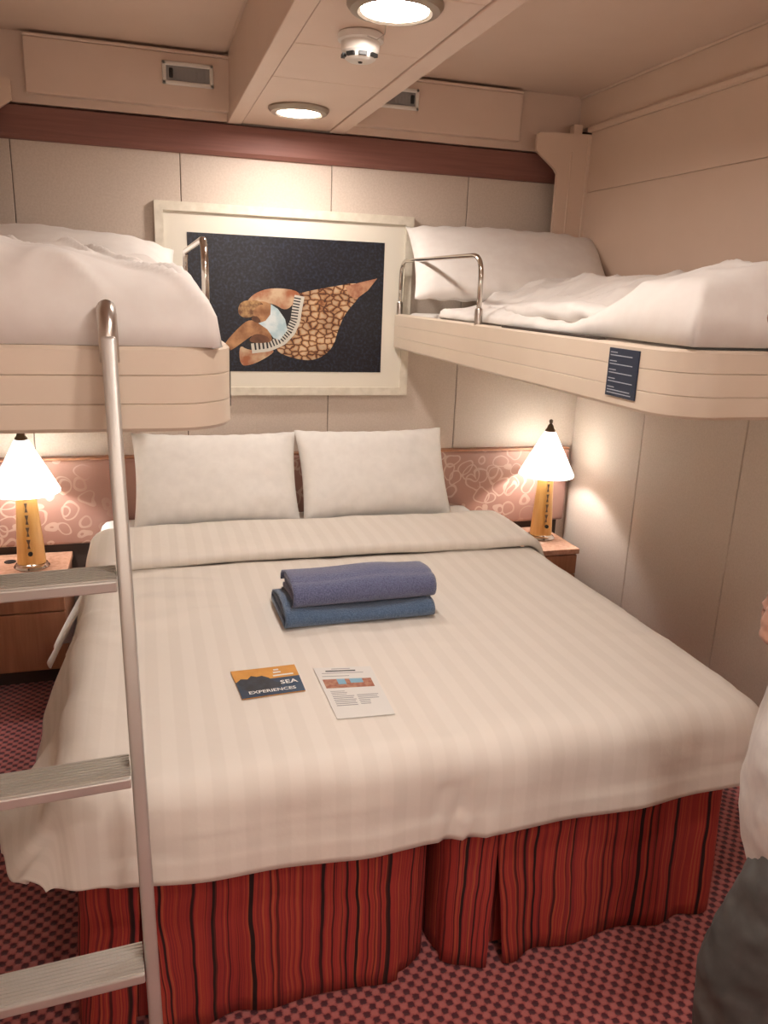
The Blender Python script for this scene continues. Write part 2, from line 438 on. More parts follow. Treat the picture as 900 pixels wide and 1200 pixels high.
# ------------------------------------------------------------------ ceiling fittings
def downlight(y, label):
    X_ = .555
    r = thing('downlight', label, 'ceiling light', (X_, y, BZ-.02), 'round recessed downlights along the ceiling beam')
    lathe('trim_ring', [(.074, .004), (.082, 0), (.098, .004), (.106, .014), (.106, .02), (.074, .02), (.074, .004)], X_, y, BZ-.02, M['nickel'], r, 40, closed=False)
    lathe('diffuser', [(.0735, .006), (.0735, .012)], X_, y, BZ-.02, M['glow'], r, 32)
downlight(3.0, 'round glowing downlight nearest the back wall, beyond the smoke detector')
downlight(1.865, 'round glowing downlight cut by the top edge, in front of the smoke detector')
downlight(.72, 'round downlight in the beam above the foot of the bed, out of view')
downlight(-.1, 'round downlight in the beam just behind the viewer, out of view')
downlight(-.95, 'round downlight in the beam farthest behind the viewer, out of view')

r = thing('smoke_detector', 'white domed smoke detector on the ceiling beam between the two downlights', 'smoke detector', (.54, 2.10, BZ-.062))
lathe('base_plate', [(.052, .062), (.056, .058), (.056, .045), (.05, .042)], .54, 2.10, BZ-.062, M['white'], r, 32)
lathe('dome', [(.005, 0), (.03, .001), (.038, .006), (.042, .018), (.046, .022), (.048, .044), (.03, .046)], .54, 2.10, BZ-.062, M['white'], r, 32)
for a in (-.55, .2, .95, -1.3):
    mm_ = Matrix.Translation((.54, 2.10, BZ-.05)) @ Matrix.Rotation(a-pi/2-.3, 4, 'Z')
    box('slot', .036, .0465, -.010, .010, -.006, .002, M['dark'], r, mtx=mm_)
lathe('indicator', [(.005, -.001), (.006, .003)], .54, 2.10, BZ-.0635, M['dark'], r, 10)
tube('test_wire', [(.54, 2.05, BZ-.016), (.56, 2.025, BZ-.03), (.575, 2.01, BZ-.02), (.575, 2.005, BZ-.002)], .0012, M['metal'], r, 6)

mt = new_mat('fill_glow', (1, 1, 1)); M['fill'] = mt  # unseen wall lights, fittings invented, added as fill from behind the viewer
bsdf(mt).inputs['Emission Color'].default_value = (*DOWN_COLOR, 1); bsdf(mt).inputs['Emission Strength'].default_value = FILL_STRENGTH
for (sx, lb) in ((-.1, 'added frosted tube fill light behind the viewer on the left, out of view'), (1.3, 'added frosted tube fill light behind the viewer on the right, out of view')):
    r = thing('fill_sconce', lb, 'wall light', (sx, YF+.06, 1.45), 'added fill lights behind the viewer')
    box('back_plate', sx-.06, sx+.06, YF+.008, YF+.025, 1.45, 1.85, M['nickel'], r, .004)
    lathe('frosted_tube', [(.02, 0), (.042, .004), (.045, .02), (.045, .32), (.042, .336), (.02, .34)], sx, YF+.075, 1.48, M['fill'], r, 24)
    lathe('end_cap', [(.048, 0), (.048, .012)], sx, YF+.075, 1.468, M['nickel'], r, 24)
    lathe('end_cap', [(.048, 0), (.048, .012)], sx, YF+.075, 1.820, M['nickel'], r, 24)
def vent(x0, x1, z0, z1, label, knob_right):
    r = thing('air_vent', label, 'vent', ((x0+x1)/2, 3.318, z0), 'small rectangular vents in the valances')
    y = 3.325
    for (a, b, c, d) in ((x0, x1, z0, z0+.014), (x0, x1, z1-.014, z1), (x0, x0+.014, z0, z1), (x1-.014, x1, z0, z1)):
        box('frame_bar', a, b, y-.012, y, c, d, M['white'], r, .003, 1)
    box('grille', x0+.013, x1-.013, y-.005, y, z0+.013, z1-.013, M['grille'], r)
    n = 9
    for k in range(n):
        xx = x0+.045+(x1-x0-.07)*k/(n-1)
        box('slat', xx-.0035, xx+.0035, y-.008, y-.004, z0+.018, z1-.018, M['grille'], r)
    kx = x1-.034 if knob_right else x0+.024
    box('knob', kx, kx+.014, y-.014, y-.004, (z0+z1)/2-.016, (z0+z1)/2+.016, M['dark'], r, .003)
vent(.108, .292, 2.25, 2.328, 'white framed air vent in the valance left of the ceiling beam', False)
vent(.915, 1.10, 2.25, 2.328, 'white framed air vent half hidden behind the ceiling beam', True)

# ------------------------------------------------------------------ picture
pic = thing('framed_picture', 'framed painting of a figure curled in a shell on the back wall', 'picture', (.59, 3.36, 1.10))
px0, px1, pz0, pz1 = .061, 1.118, 1.103, 1.853
def fbar(name, pts, y0, y1, mat, par): return poly_prism(name, pts, 1, y0, y1, mat, par)
fw_ = .034
fbar('frame_bar', [(px0, pz1), (px1, pz1), (px1-fw_, pz1-fw_), (px0+fw_, pz1-fw_)], 3.362, 3.391, M['frame'], pic)
fbar('frame_bar', [(px0, pz0), (px1, pz0), (px1-fw_, pz0+fw_), (px0+fw_, pz0+fw_)], 3.362, 3.391, M['frame'], pic)
fbar('frame_bar', [(px0, pz0), (px0, pz1), (px0+fw_, pz1-fw_), (px0+fw_, pz0+fw_)], 3.362, 3.391, M['frame'], pic)
fbar('frame_bar', [(px1, pz0), (px1, pz1), (px1-fw_, pz1-fw_), (px1-fw_, pz0+fw_)], 3.362, 3.391, M['frame'], pic)
box('mat_board', px0+.03, px1-.03, 3.374, 3.388, pz0+.03, pz1-.03, M['mat_board'], pic)
mt = noisy('night_canvas', (.008, .0085, .012), (.026, .036, .066), 95, .32, 'Object', .1, detail=8, lo=.45, hi=.75); M['canvas'] = mt
cv = box('canvas', .182, .995, 3.3722, 3.374, 1.202, 1.743, M['canvas'], pic)
mt = new_mat('shell_paint', (.5, .3, .15), .4); M['shell'] = mt
vo = nd(mt, 'ShaderNodeTexVoronoi', feature='DISTANCE_TO_EDGE'); vo.inputs['Scale'].default_value = 30; vo.inputs['Randomness'].default_value = .75
wn = nd(mt, 'ShaderNodeTexNoise'); wn.inputs['Scale'].default_value = 30; lk(mt, coord(mt), wn.inputs['Vector'])
mv = nd(mt, 'ShaderNodeMix', data_type='VECTOR'); mv.inputs['Factor'].default_value = .03
lk(mt, scaled(mt, coord(mt), (1, 0, 1.5)), mv.inputs[4]); lk(mt, wn.outputs['Color'], mv.inputs[5]); lk(mt, mv.outputs[1], vo.inputs['Vector'])
cr = ramp(mt, vo.outputs['Distance'], [(.02, (.07, .025, .012)), (.07, (.30, .12, .05)), (.16, (.58, .36, .18)), (.30, (.66, .52, .36))])
n2_ = nd(mt, 'ShaderNodeTexNoise'); n2_.inputs['Scale'].default_value = 11; lk(mt, coord(mt), n2_.inputs['Vector'])
tn = ramp(mt, n2_.outputs['Fac'], [(.38, (.42, .25, .15)), (.6, (1, .92, .82))])
mc = nd(mt, 'ShaderNodeMix', data_type='RGBA', blend_type='MULTIPLY'); mc.inputs['Factor'].default_value = .55
lk(mt, cr, mc.inputs[6]); lk(mt, tn, mc.inputs[7]); lk(mt, mc.outputs[2], bsdf(mt).inputs['Base Color'])
M['shell_tip'] = noisy('shell_tip_paint', (.34, .13, .07), (.52, .28, .16), 40, .4)
M['shell_lip'] = noisy('shell_lip_paint', (.60, .44, .28), (.36, .12, .05), 20, .4)
M['skin_paint'] = noisy('skin_paint', (.26, .11, .045), (.52, .28, .13), 22, .4)
M['skin_dark'] = noisy('skin_shade_paint', (.10, .04, .02), (.20, .085, .04), 18, .4)
M['hair_paint'] = noisy('hair_paint', (.50, .30, .13), (.16, .07, .03), 55, .4)
M['top_paint'] = noisy('pale_blue_paint', (.42, .58, .62), (.68, .76, .76), 30, .4)
M['ivory'] = new_mat('ivory_paint', (.62, .60, .52), .4)
M['ink'] = new_mat('ink_paint', (.012, .012, .014), .4)
def paint(name, pts, mat, layer, par=cv):
    "flat area of the painting; outline in the crop grid of the photo, put onto the canvas plane"
    y = 3.3722-.0003*layer
    V = []
    for (a, b) in pts:
        p = at(170+a/2.727, 220+b/2.727, 1, 3.3722); V.append((p.x, y, p.z))
    return mesh_obj(name, V, [tuple(range(len(V)))], mat, par)
def smooth_loop(pts, it=2):
    for _ in range(it):
        q = []
        for i in range(len(pts)):
            a, b = pts[i], pts[(i+1) % len(pts)]
            q += [(a[0]*.75+b[0]*.25, a[1]*.75+b[1]*.25), (a[0]*.25+b[0]*.75, a[1]*.25+b[1]*.75)]
        pts = q
    return pts
paint('painted_shell', smooth_loop([(470, 345), (520, 330), (600, 316), (690, 300), (690, 345), (640, 400), (618, 450), (600, 515), (545, 553), (480, 548), (410, 520), (440, 480), (480, 440), (470, 390)]), M['shell'], 1)
paint('painted_shell_tip', [(640, 316), (690, 302), (742, 290), (712, 328), (672, 358), (650, 340)], M['shell_tip'], 2)
paint('painted_shell_lip', smooth_loop([(318, 372), (350, 335), (410, 318), (500, 330), (480, 365), (450, 395), (410, 370), (360, 365)]), M['shell_lip'], 3)
paint('painted_shell_lip', smooth_loop([(300, 500), (330, 520), (380, 515), (420, 520), (380, 548), (335, 568), (303, 568)]), M['shell_lip'], 3)
paint('painted_hollow', smooth_loop([(340, 430), (400, 370), (470, 375), (475, 430), (430, 490), (360, 505), (320, 500)]), M['ink'], 2)
keys = [(340, 512), (395, 505), (435, 488), (462, 460), (478, 425), (484, 385), (492, 345)]
def key_pt(t, w):
    n = len(keys)-1; i = min(int(t*n), n-1); f_ = t*n-i
    a = keys[i]; b = keys[i+1]; x = a[0]+(b[0]-a[0])*f_; y = a[1]+(b[1]-a[1])*f_
    dx, dy = b[0]-a[0], b[1]-a[1]; L = hypot(dx, dy)
    return (x+dy/L*w, y-dx/L*w)
K = 26
paint('painted_keyboard', [key_pt(k/K, 14) for k in range(K+1)]+[key_pt(k/K, -18) for k in range(K, -1, -1)], M['ivory'], 4)
for k in range(1, K):
    t0, t1 = (k-.22)/K, (k+.22)/K
    paint('painted_black_key', [key_pt(t0, 14), key_pt(t1, 14), key_pt(t1, -8), key_pt(t0, -8)], M['ink'], 5)
paint('painted_back', smooth_loop([(335, 372), (372, 360), (405, 372), (425, 400), (440, 450), (420, 480), (380, 460), (350, 420)]), M['skin_paint'], 6)
paint('painted_legs', smooth_loop([(246, 505), (300, 445), (335, 418), (375, 440), (410, 478), (395, 500), (345, 470), (330, 480), (262, 530)]), M['skin_paint'], 7)
paint('painted_shade', smooth_loop([(325, 495), (350, 462), (400, 478), (395, 497)]), M['skin_dark'], 8)
paint('painted_shade', smooth_loop([(352, 405), (372, 425), (362, 435), (335, 420)]), M['skin_dark'], 8)
paint('painted_top', [(402, 372), (425, 388), (447, 420), (455, 455), (430, 487), (410, 480), (390, 452), (362, 433), (385, 425), (400, 405)], M['top_paint'], 8)
paint('painted_hair', smooth_loop([(296, 388), (305, 365), (335, 358), (370, 362), (385, 385), (360, 405), (325, 418), (300, 408)]), M['hair_paint'], 9)
paint('painted_arm', smooth_loop([(345, 392), (372, 368), (398, 388), (392, 415), (366, 408), (345, 412)]), M['skin_paint'], 10)

# ------------------------------------------------------------------ headboard
hb = thing('headboard', 'long salmon headboard with cream curl pattern on the back wall', 'headboard', (.59, 3.33, .485))
for (a, b) in ((-.79, .585), (.588, 1.955)):
    bm = bmesh.new(); add_box(bm, a, b, 3.335, 3.385, .49, .845, .014, 3)
    from_bm('padded_panel', bm, M['uphol'], hb, True)
    auto_smooth(hb.children[-1], 50)
box('top_cap', -.79, 1.955, 3.345, 3.391, .843, .853, M['cherry'], hb, .003)
box('support_rail', -.76, 1.93, 3.362, 3.391, .38, .492, M['kick'], hb)
lk_ = thing('berth_latch', 'small black latch on the wall between the two bed pillows', 'latch', (.588, 3.37, .90))
box('latch_body', .575, .603, 3.345, 3.392, .86, .935, M['dark'], lk_, .005)
box('latch_tongue', .582, .596, 3.332, 3.346, .905, .93, M['dark'], lk_, .003)

# ------------------------------------------------------------------ nightstands
def nightstand(x0, x1, label, grom):
    r = thing('nightstand', label, 'nightstand', ((x0+x1)/2, 3.17, 0), 'nightstands either side of the bed')
    yf = 3.0
    box('toe_kick', x0+.02, x1-.02, yf+.10, 3.36, 0, .09, M['kick'], r)
    box('body', x0+.006, x1-.006, yf+.02, 3.36, .09, .43, M['cherry'], r, .002, 1)
    d = box('drawer_front', x0+.008, x1-.008, yf+.004, yf+.021, .335, .425, M['cherry'], r, .003)
    box('door', x0+.008, x1-.008, yf+.004, yf+.021, .095, .330, M['cherry'], r, .003)
    box('top', x0, x1, yf, 3.36, .43, .455, M['cherry_top'], r, .003)
    if grom:
        lathe('cable_grommet', [(.022, 0), (.022, .003), (.016, .004)], grom, 3.26, .4545, M['dark'], r, 20)
nightstand(-.79, -.32, 'cherry nightstand with pinkish top on the left of the bed', -.545)
nightstand(1.46, 1.858, 'cherry nightstand in the right corner, half hidden by the duvet', None)

def table_lamp(x, y, label):
    z0 = .456
    r = thing('table_lamp', label, 'lamp', (x, y, z0), 'bedside lamps with cone shades')
    lathe('base', [(.064, 0), (.066, .004), (.060, .012), (.046, .016), (.040, .022)], x, y, z0, M['chrome'], r, 36)
    # tapering oval wooden column
    cw = lathe('column', [(.053, .018), (.0525, .03), (.0475, .12), (.041, .22), (.035, .315), (.032, .32)], x, y, z0, M['maple'], r, 36, 1.0, .8)
    # inlay strip of dark waisted marks facing the room
    for k in range(5):
        zz = .085+.048*k; yy = y-.8*(.0528-.059*(zz-.02))-.0008
        hw = .0075-.0006*k
        pts = [(x-hw, z0+zz+.036), (x+hw, z0+zz+.036), (x+.0018, z0+zz+.016), (x+.0055, z0+zz), (x-.0055, z0+zz), (x-.0018, z0+zz+.016)]
        o = poly_prism('inlay', pts, 1, yy-.0006, yy+.004, M['inlay'], cw)
    lathe('switch_knob', [(.0085, 0), (.0085, .008), (.005, .011)], 0, 0, 0, M['dark'], r, 14)
    k = r.children[-1]
    for v in k.data.vertices: v.co += origin_of(r)
    k.location = (0.004, -.0405, .065); k.rotation_euler = (pi/2, 0, 0)
    # opal glass cone, open below
    lathe('shade', [(.122, .305), (.125, .303), (.126, .309), (.024, .505), (.020, .507), (.0195, .503), (.1225, .309)], x, y, z0, M['opal'], r, 48, closed=False)
    lathe('finial', [(.020, .500), (.024, .506), (.022, .513), (.017, .518), (.012, .532), (.006, .54), (.009, .548), (.009, .556), (.004, .560)], x, y, z0, M['bronze'], r, 20)
    lathe('lamp_holder', [(.014, .318), (.014, .36), (.012, .365)], x, y, z0, M['white'], r, 16)
    ld = bpy.data.lights.new('bulb', 'POINT'); ld.energy = LAMP_POWER; ld.color = LAMP_COLOR; ld.shadow_soft_size = .022
    lo = bpy.data.objects.new('bulb', ld); COL.objects.link(lo); lo.parent = r; lo.location = (0, 0, .405)
M['inlay'] = new_mat('dark_inlay', (.16, .10, .07), .4)
M['bronze'] = new_mat('bronze', (.16, .11, .07), .4, .7)
table_lamp(-.456, 3.19, 'lit cone table lamp on the left nightstand under the bunk')
table_lamp(1.757, 3.19, 'lit cone table lamp with bronze finial in the right corner')

# ------------------------------------------------------------------ lower beds
BXL, BXM, BXR, BYF, BYH = -.17, .607, 1.385, 1.415, 3.33
def skirt_panel(root, path, uv0, ztop, flare, seed, nz=10):
    "vertical cloth hung along a path (list of x,y,nx,ny); little folds, wider towards the hem"
    L = [0]
    for a, b in zip(path[:-1], path[1:]): L.append(L[-1]+hypot(b[0]-a[0], b[1]-a[1]))
    n = len(path)-1
    def fn(u, v):
        i = min(int(round(u*n)), n); x, y, nx, ny = path[i]
        z = ztop*(1-v)+.006*v
        s = L[i]
        k = (.0015+.007*v)*sin(s*34+seed*2+1.5*sin(s*11+seed))+.006*v*N3(s*6, v*2, seed)
        d = flare(u)*v+k
        return (x+nx*d, y+ny*d, z)
    o = grid('skirt_panel', n, nz, fn, M['skirt'], root, lambda u, v: (uv0+L[min(int(round(u*n)), n)], v*.38))
    md = o.modifiers.new('thick', 'SOLIDIFY'); md.thickness = .004; md.offset = -1
    return o
def line_path(x0, y0, x1, y1, nx, ny, n):
    return [(x0+(x1-x0)*i/n, y0+(y1-y0)*i/n, nx, ny) for i in range(n+1)]
def corner_path(cx, cy, r, a0, a1, n):
    return [(cx+r*cos(a0+(a1-a0)*i/n), cy+r*sin(a0+(a1-a0)*i/n), cos(a0+(a1-a0)*i/n), sin(a0+(a1-a0)*i/n)) for i in range(n+1)]
def twin_bed(x0, x1, yf, pleat, label, seed, inner):
    r = thing('twin_bed', label, 'bed', ((x0+x1)/2, 2.37, 0), 'twin beds pushed together')
    box('base', x0+.02, x1-.02, yf+.03, BYH-.01, .06, .385, M['base_fabric'], r, .01)
    for (lx, ly) in ((x0+.08, yf+.12), (x1-.08, yf+.12), (x0+.08, BYH-.12), (x1-.08, BYH-.12)):
        lathe('leg', [(.022, 0), (.025, .02), (.025, .065)], lx, ly, 0, M['dark'], r, 14)
    bm = bmesh.new(); add_box(bm, x0+.012, x1-.012, yf+.012, BYH-.005, .385, .578, .04, 4); from_bm('mattress', bm, M['linen'], r, True)
    zt = .425; R = .05
    # left side + corner up to the pleat
    fl = lambda u: .02
    p = line_path(x0, 3.30, x0, yf+R, -1, 0, 70)+corner_path(x0+R, yf+R, R, pi, 1.5*pi, 8)[1:]+line_path(x0+R, yf, pleat-.002, yf, 0, -1, 8)[1:]
    o = skirt_panel(r, p, seed*1.7, zt, lambda u: .016 if (inner > 0 or u > .86) else 0, seed)
    # main front panel + right corner + right side
    p = line_path(pleat+.002, yf, x1-R, yf, 0, -1, 60)+corner_path(x1-R, yf+R, R, 1.5*pi, 2*pi, 8)[1:]+line_path(x1, yf+R, x1, 3.30, 1, 0, 70)[1:]
    o2 = skirt_panel(r, p, seed*1.7+3.1, zt, lambda u: .018 if (inner < 0 or u < .42) else 0, seed+4)
    # open the kick pleat towards the hem
    for ob, sg, wd in ((o, -1, .022), (o2, 1, .020)):
        org = origin_of(r)
        for v in ob.data.vertices:
            wx = v.co.x+org.x; wy = v.co.y+org.y; wz = v.co.z
            if wy < yf+.03 and abs(wx-pleat) < .14:
                t = max(0, (.30-wz)/.30); f_ = (1-abs(wx-pleat)/.14)
                v.co.x += sg*wd*t*f_; v.co.y -= .020*t*f_
    bk = grid('pleat_backing', 4, 4, lambda u, v: (pleat-.06+.12*u, yf+.022, .01+.40*v), M['skirt'], r, lambda u, v: (seed+u*.12, v*.38))
    return r
twin_bed(BXL, BXM-.028, BYF, BXL+.115, 'left twin bed with red striped skirt, behind the ladder', 1.0, 1)
twin_bed(BXM+.010, BXR, BYF, BXM+.135, 'right twin bed with red striped skirt, beside the standing person', 2.3, -1)

def smooth01(a, b, x):
    t = max(0, min(1, (x-a)/(b-a))); return t*t*(3-2*t)
# cloth draped over a rounded rectangle
def drape_pt(s, t, xl, xr, yf, ztop, rb, fl, ff, gl=None, notch=0.0):
    """s, t: cloth coordinates (x and y when flat).  Past the edges the cloth bends down with radius rb and hangs,
    leaning out by the flare functions fl (sides) and ff (foot)."""
    ox = max(xl-s, 0)*(gl(t) if gl else 1) if s < xl else max(s-xr, 0)
    sgn = -1 if s < xl else 1
    oy = max(yf-t, 0)
    cx_ = min(max(s, xl), xr); cy_ = max(t, yf)
    if ox == 0 and oy == 0: return Vector((s, t, ztop)), Vector((0, 0, 1)), 0
    p = 12.0
    r_ = (ox**p+oy**p)**(1/p)
    h = hypot(ox, oy); ux, uy = ox/h, oy/h
    flare = (fl(cy_, sgn)*ux*ux+ff(cx_)*uy*uy)
    q = rb*pi/2
    if r_ < q: a = r_/rb; out = rb*sin(a); dr = rb*(1-cos(a))
    else: out = rb+(r_-q)*flare; dr = rb+(r_-q)*sqrt(max(0, 1-flare*flare))
    if notch and sgn < 0 and ox > 0 and oy > 0: out *= 1-notch*(2*ux*uy)**2*min(1, r_/.12)
    nrm = Vector((sgn*ux*1.0, -uy*1.0, .3 if r_ > q else 1)).normalized()
    return Vector((cx_+sgn*ux*out, cy_-uy*out, ztop-dr)), nrm, r_

def drape(name, s0, s1, t0, t1, ns, nt, prm, wr_fn, mat, thick=.016, parent=None):
    def fn(u, v):
        s = s0+(s1-s0)*u; t = t0+(t1-t0)*v
        P_, n_, r_ = drape_pt(s, t, **prm)
        return P_+wr_fn(s, t, P_, n_, r_)
    o = grid(name, ns, nt, fn, mat, parent, lambda u, v: (s0+(s1-s0)*u, t0+(t1-t0)*v))
    md = o.modifiers.new('thick', 'SOLIDIFY'); md.thickness = thick; md.offset = -1
    return o

def duvet_wr(s, t, P_, n_, r_):
    d = .010*N3(s*1.7, t*1.7, .3)+.004*N3(s*5, t*3, 2.2)
    lw = .25+.75*smooth01(.55, -.15, s)*smooth01(1.6, 2.1, t)
    if r_ < .2: d += .0085*lw*((1-abs(N3(s*1.6+1, t*5.5+.8*s, 3)))**7-.15)
    # puffy rounding towards the edges and a sag where the two mattresses meet
    d -= .010*math.exp(-((s-.61)/.05)**2)*(.4+.6*max(0, min(1, (2.0-t)/.6)))
    if r_ > .03:
        k = min(1, (r_-.03)/.12)
        along = t if abs(n_.x) > abs(n_.y) else s
        d += k*(.007*sin(along*19+2.5*N3(along*2.2, 1, 5))+.006*N3(along*9, r_*8, 1.1))
        # gathered creases at the middle of the foot end
        if abs(n_.y) > abs(n_.x):
            g = math.exp(-((s-.63)/.06)**2)
            d += g*k*(.012*sin((s-.63)*110+r_*30+2*N3(s*6, r_*9, 3)))
            # pressed horizontal creases above the hem
            hh = .175+.006*N3(s*4, 0, 1); d -= .007*math.exp(-((r_-hh)/.006)**2)*smooth01(-.05, .25, abs(s-.6)+.1*N3(s*3, 2, 2)+.1)
            hh = .195+.008*N3(s*3, 0, 5); d -= .005*math.exp(-((r_-hh)/.005)**2)
    else:
        # soft cross wrinkles towards the head end, pulled from the left edge
        f_ = max(0, 1-abs(s+.1)/.5)*max(0, min(1, (t-1.9)/.5))
        d += f_*.005*sin(t*46+s*9+3*N3(s*3, t*3, 8))
    if r_ > 0: d *= 1-min(1, 2*abs(n_.x*n_.y)/(n_.x**2+n_.y**2+1e-9))
    return n_*d
def fl_duvet(y, sgn):
    if sgn < 0: return .34+.30*math.exp(-((y-1.62)/.25)**2)+.05*sin(y*9)
    return .22+.04*sin(y*7)
DUV = dict(xl=-.150, xr=1.385, yf=1.442, ztop=.612, rb=.075, gl=lambda t: 1-.36*(1-smooth01(1.45, 1.85, t)), notch=.15, fl=fl_duvet, ff=lambda x: .06+.05*sin(x*5.0+1.0))
duvet = drape('duvet', -.150-.405, 1.385+.36, 1.442-.262, 2.64, 130, 110, DUV, duvet_wr, M['satin'], .022)
tag(duvet, 'cream satin striped duvet spread over both lower beds', 'duvet')
# hem height varies: lower in the middle of the foot end
org = duvet.location
for v in duvet.data.vertices:
    x, y, z = v.co+org
    if y < 1.40 and z < .55:
        k = (.55-z)/.2
        v.co.z += k*(.045*(abs(x-.62)/.8)**1.5-.012)
vg = duvet.vertex_groups.new(name='corner')
for jj in range(111):
    for ii in range(131):
        s_ = -.555+2.30*ii/130; t_ = 1.18+1.46*jj/110
        if (s_ < -.11 or s_ > 1.36) and t_ < 1.50: vg.add([jj*131+ii], 1.0, 'REPLACE')
md = duvet.modifiers.new('relax', 'SMOOTH'); md.vertex_group = 'corner'; md.iterations = 14; md.factor = .5
duvet.modifiers.move(1, 0)
# turned-back band at the head end of the duvet
def fold_pt(u, v):
    s = -.27+u*(1.52+.27)
    w = v                                       # 0 front bottom, rolls over, then runs to the head
    if w < .3:
        a = -pi/2+pi*(w/.3); rr = .021
        t = 2.635-rr*cos(a)+.004; zz = .636+rr*sin(a)
    else:
        t = 2.639+(w-.3)/.7*.36; zz = .657+.006*sin((w-.3)/.7*pi)
    t += .018*N3(s*2.5, 0, 3)+.012*sin(s*3)
    P_, n_, r_ = drape_pt(s, t, -.150, 1.385, 0, zz, .075, fl_duvet, lambda x: 0)
    return P_+n_*(.006*N3(s*4, t*4, 6)+.003*N3(s*12, t*5, 1))
fo = grid('turned_back_edge', 110, 30, fold_pt, M['satin'], duvet, lambda u, v: (u*1.87, v*.5))
md = fo.modifiers.new('thick', 'SOLIDIFY'); md.thickness = .012; md.offset = -1
# white sheet below, showing at the head end and hanging at the sides
SHT = dict(xl=-.158, xr=1.392, yf=0, ztop=.592, rb=.045, fl=lambda y, s: (.50-.28*smooth01(2.75, 2.95, y)) if s < 0 else .02, ff=lambda x: 0)
sheet = drape('bed_sheet', -.158-.36, 1.392+.26, 2.60, 3.322, 90, 40, SHT, lambda s, t, P_, n_, r_: n_*(.005*N3(s*4, t*4, 9)+(.010*sin(t*42+s*5) if r_ > .06 else 0)), M['linen'], .006)
tag(sheet, 'white bed sheet showing under the pillows and hanging beside the duvet', 'sheet')

# ------------------------------------------------------------------ pillows
def pillow(name, w, h, th, mtx, label, cat, mat, seed, group=None, droop=0.0):
    V = []; F = []; nu, nv = 40, 28
    def shape(u, v, side):
        # square-ish cushion: thickness falls to the seam, corners pulled out a little
        a = 2*u-1; b = 2*v-1
        e = (1-abs(a)**3.2)*(1-abs(b)**3.2)
        th_ = th*.5*max(e, 0)**.55
        pinch = .045*(1-b*b)*abs(a)**4
        pinch2 = .06*(1-a*a)*abs(b)**4
        x = a*w/2*(1-pinch); y = b*h/2*(1-pinch2)
        wr_ = (.007*N3(a*2.2+seed, b*2.2, side*3+seed)+.0025*N3(a*5+seed, b*4, side+seed*2))*(e**.4)
        cr_ = abs(a)*abs(b)
        wr_ += .007*cr_*(1-abs(N3((a-b*(1 if a*b > 0 else -1))*4+seed, (a+b)*.6, seed)))**5*e**.3
        wr_ += .004*(1-e)*sin(a*30+seed)*(abs(b) > .6)
        return (x, y, side*(th_+.003)+wr_-droop*a*a)
    for side in (1, -1):
        for j in range(nv+1):
            for i in range(nu+1): V.append(shape(i/nu, j/nv, side))
    S = (nu+1)*(nv+1)
    for j in range(nv):
        for i in range(nu):
            a = j*(nu+1)+i
            F.append((a, a+1, a+nu+2, a+nu+1)); F.append((S+a+nu+1, S+a+nu+2, S+a+1, S+a))
    ring = [i for i in range(nu)]+[j*(nu+1)+nu for j in range(nv)]+[nv*(nu+1)+i for i in range(nu, 0, -1)]+[j*(nu+1) for j in range(nv, 0, -1)]
    for k in range(len(ring)):
        a, b = ring[k], ring[(k+1) % len(ring)]
        F.append((b, a, S+a, S+b))
    V = [mtx @ Vector(v) for v in V]
    o = mesh_obj(name, V, F, mat, None, True)
    return tag(o, label, cat, group)
def TR(x, y, z, rx=0, ry=0, rz=0):
    return Matrix.Translation((x, y, z)) @ Matrix.Rotation(rz, 4, 'Z') @ Matrix.Rotation(rx, 4, 'X') @ Matrix.Rotation(ry, 4, 'Y')
pillow('pillow', .655, .40, .15, TR(.262, 3.155, .79, radians(62), 0, radians(-1.5)), 'white pillow on the left of the lower bed', 'pillow', M['linen'], 1.3, 'bed pillows')
pillow('pillow', .66, .40, .15, TR(.923, 3.16, .795, radians(62), 0, radians(2)), 'white pillow on the right of the lower bed', 'pillow', M['linen'], 5.1, 'bed pillows')

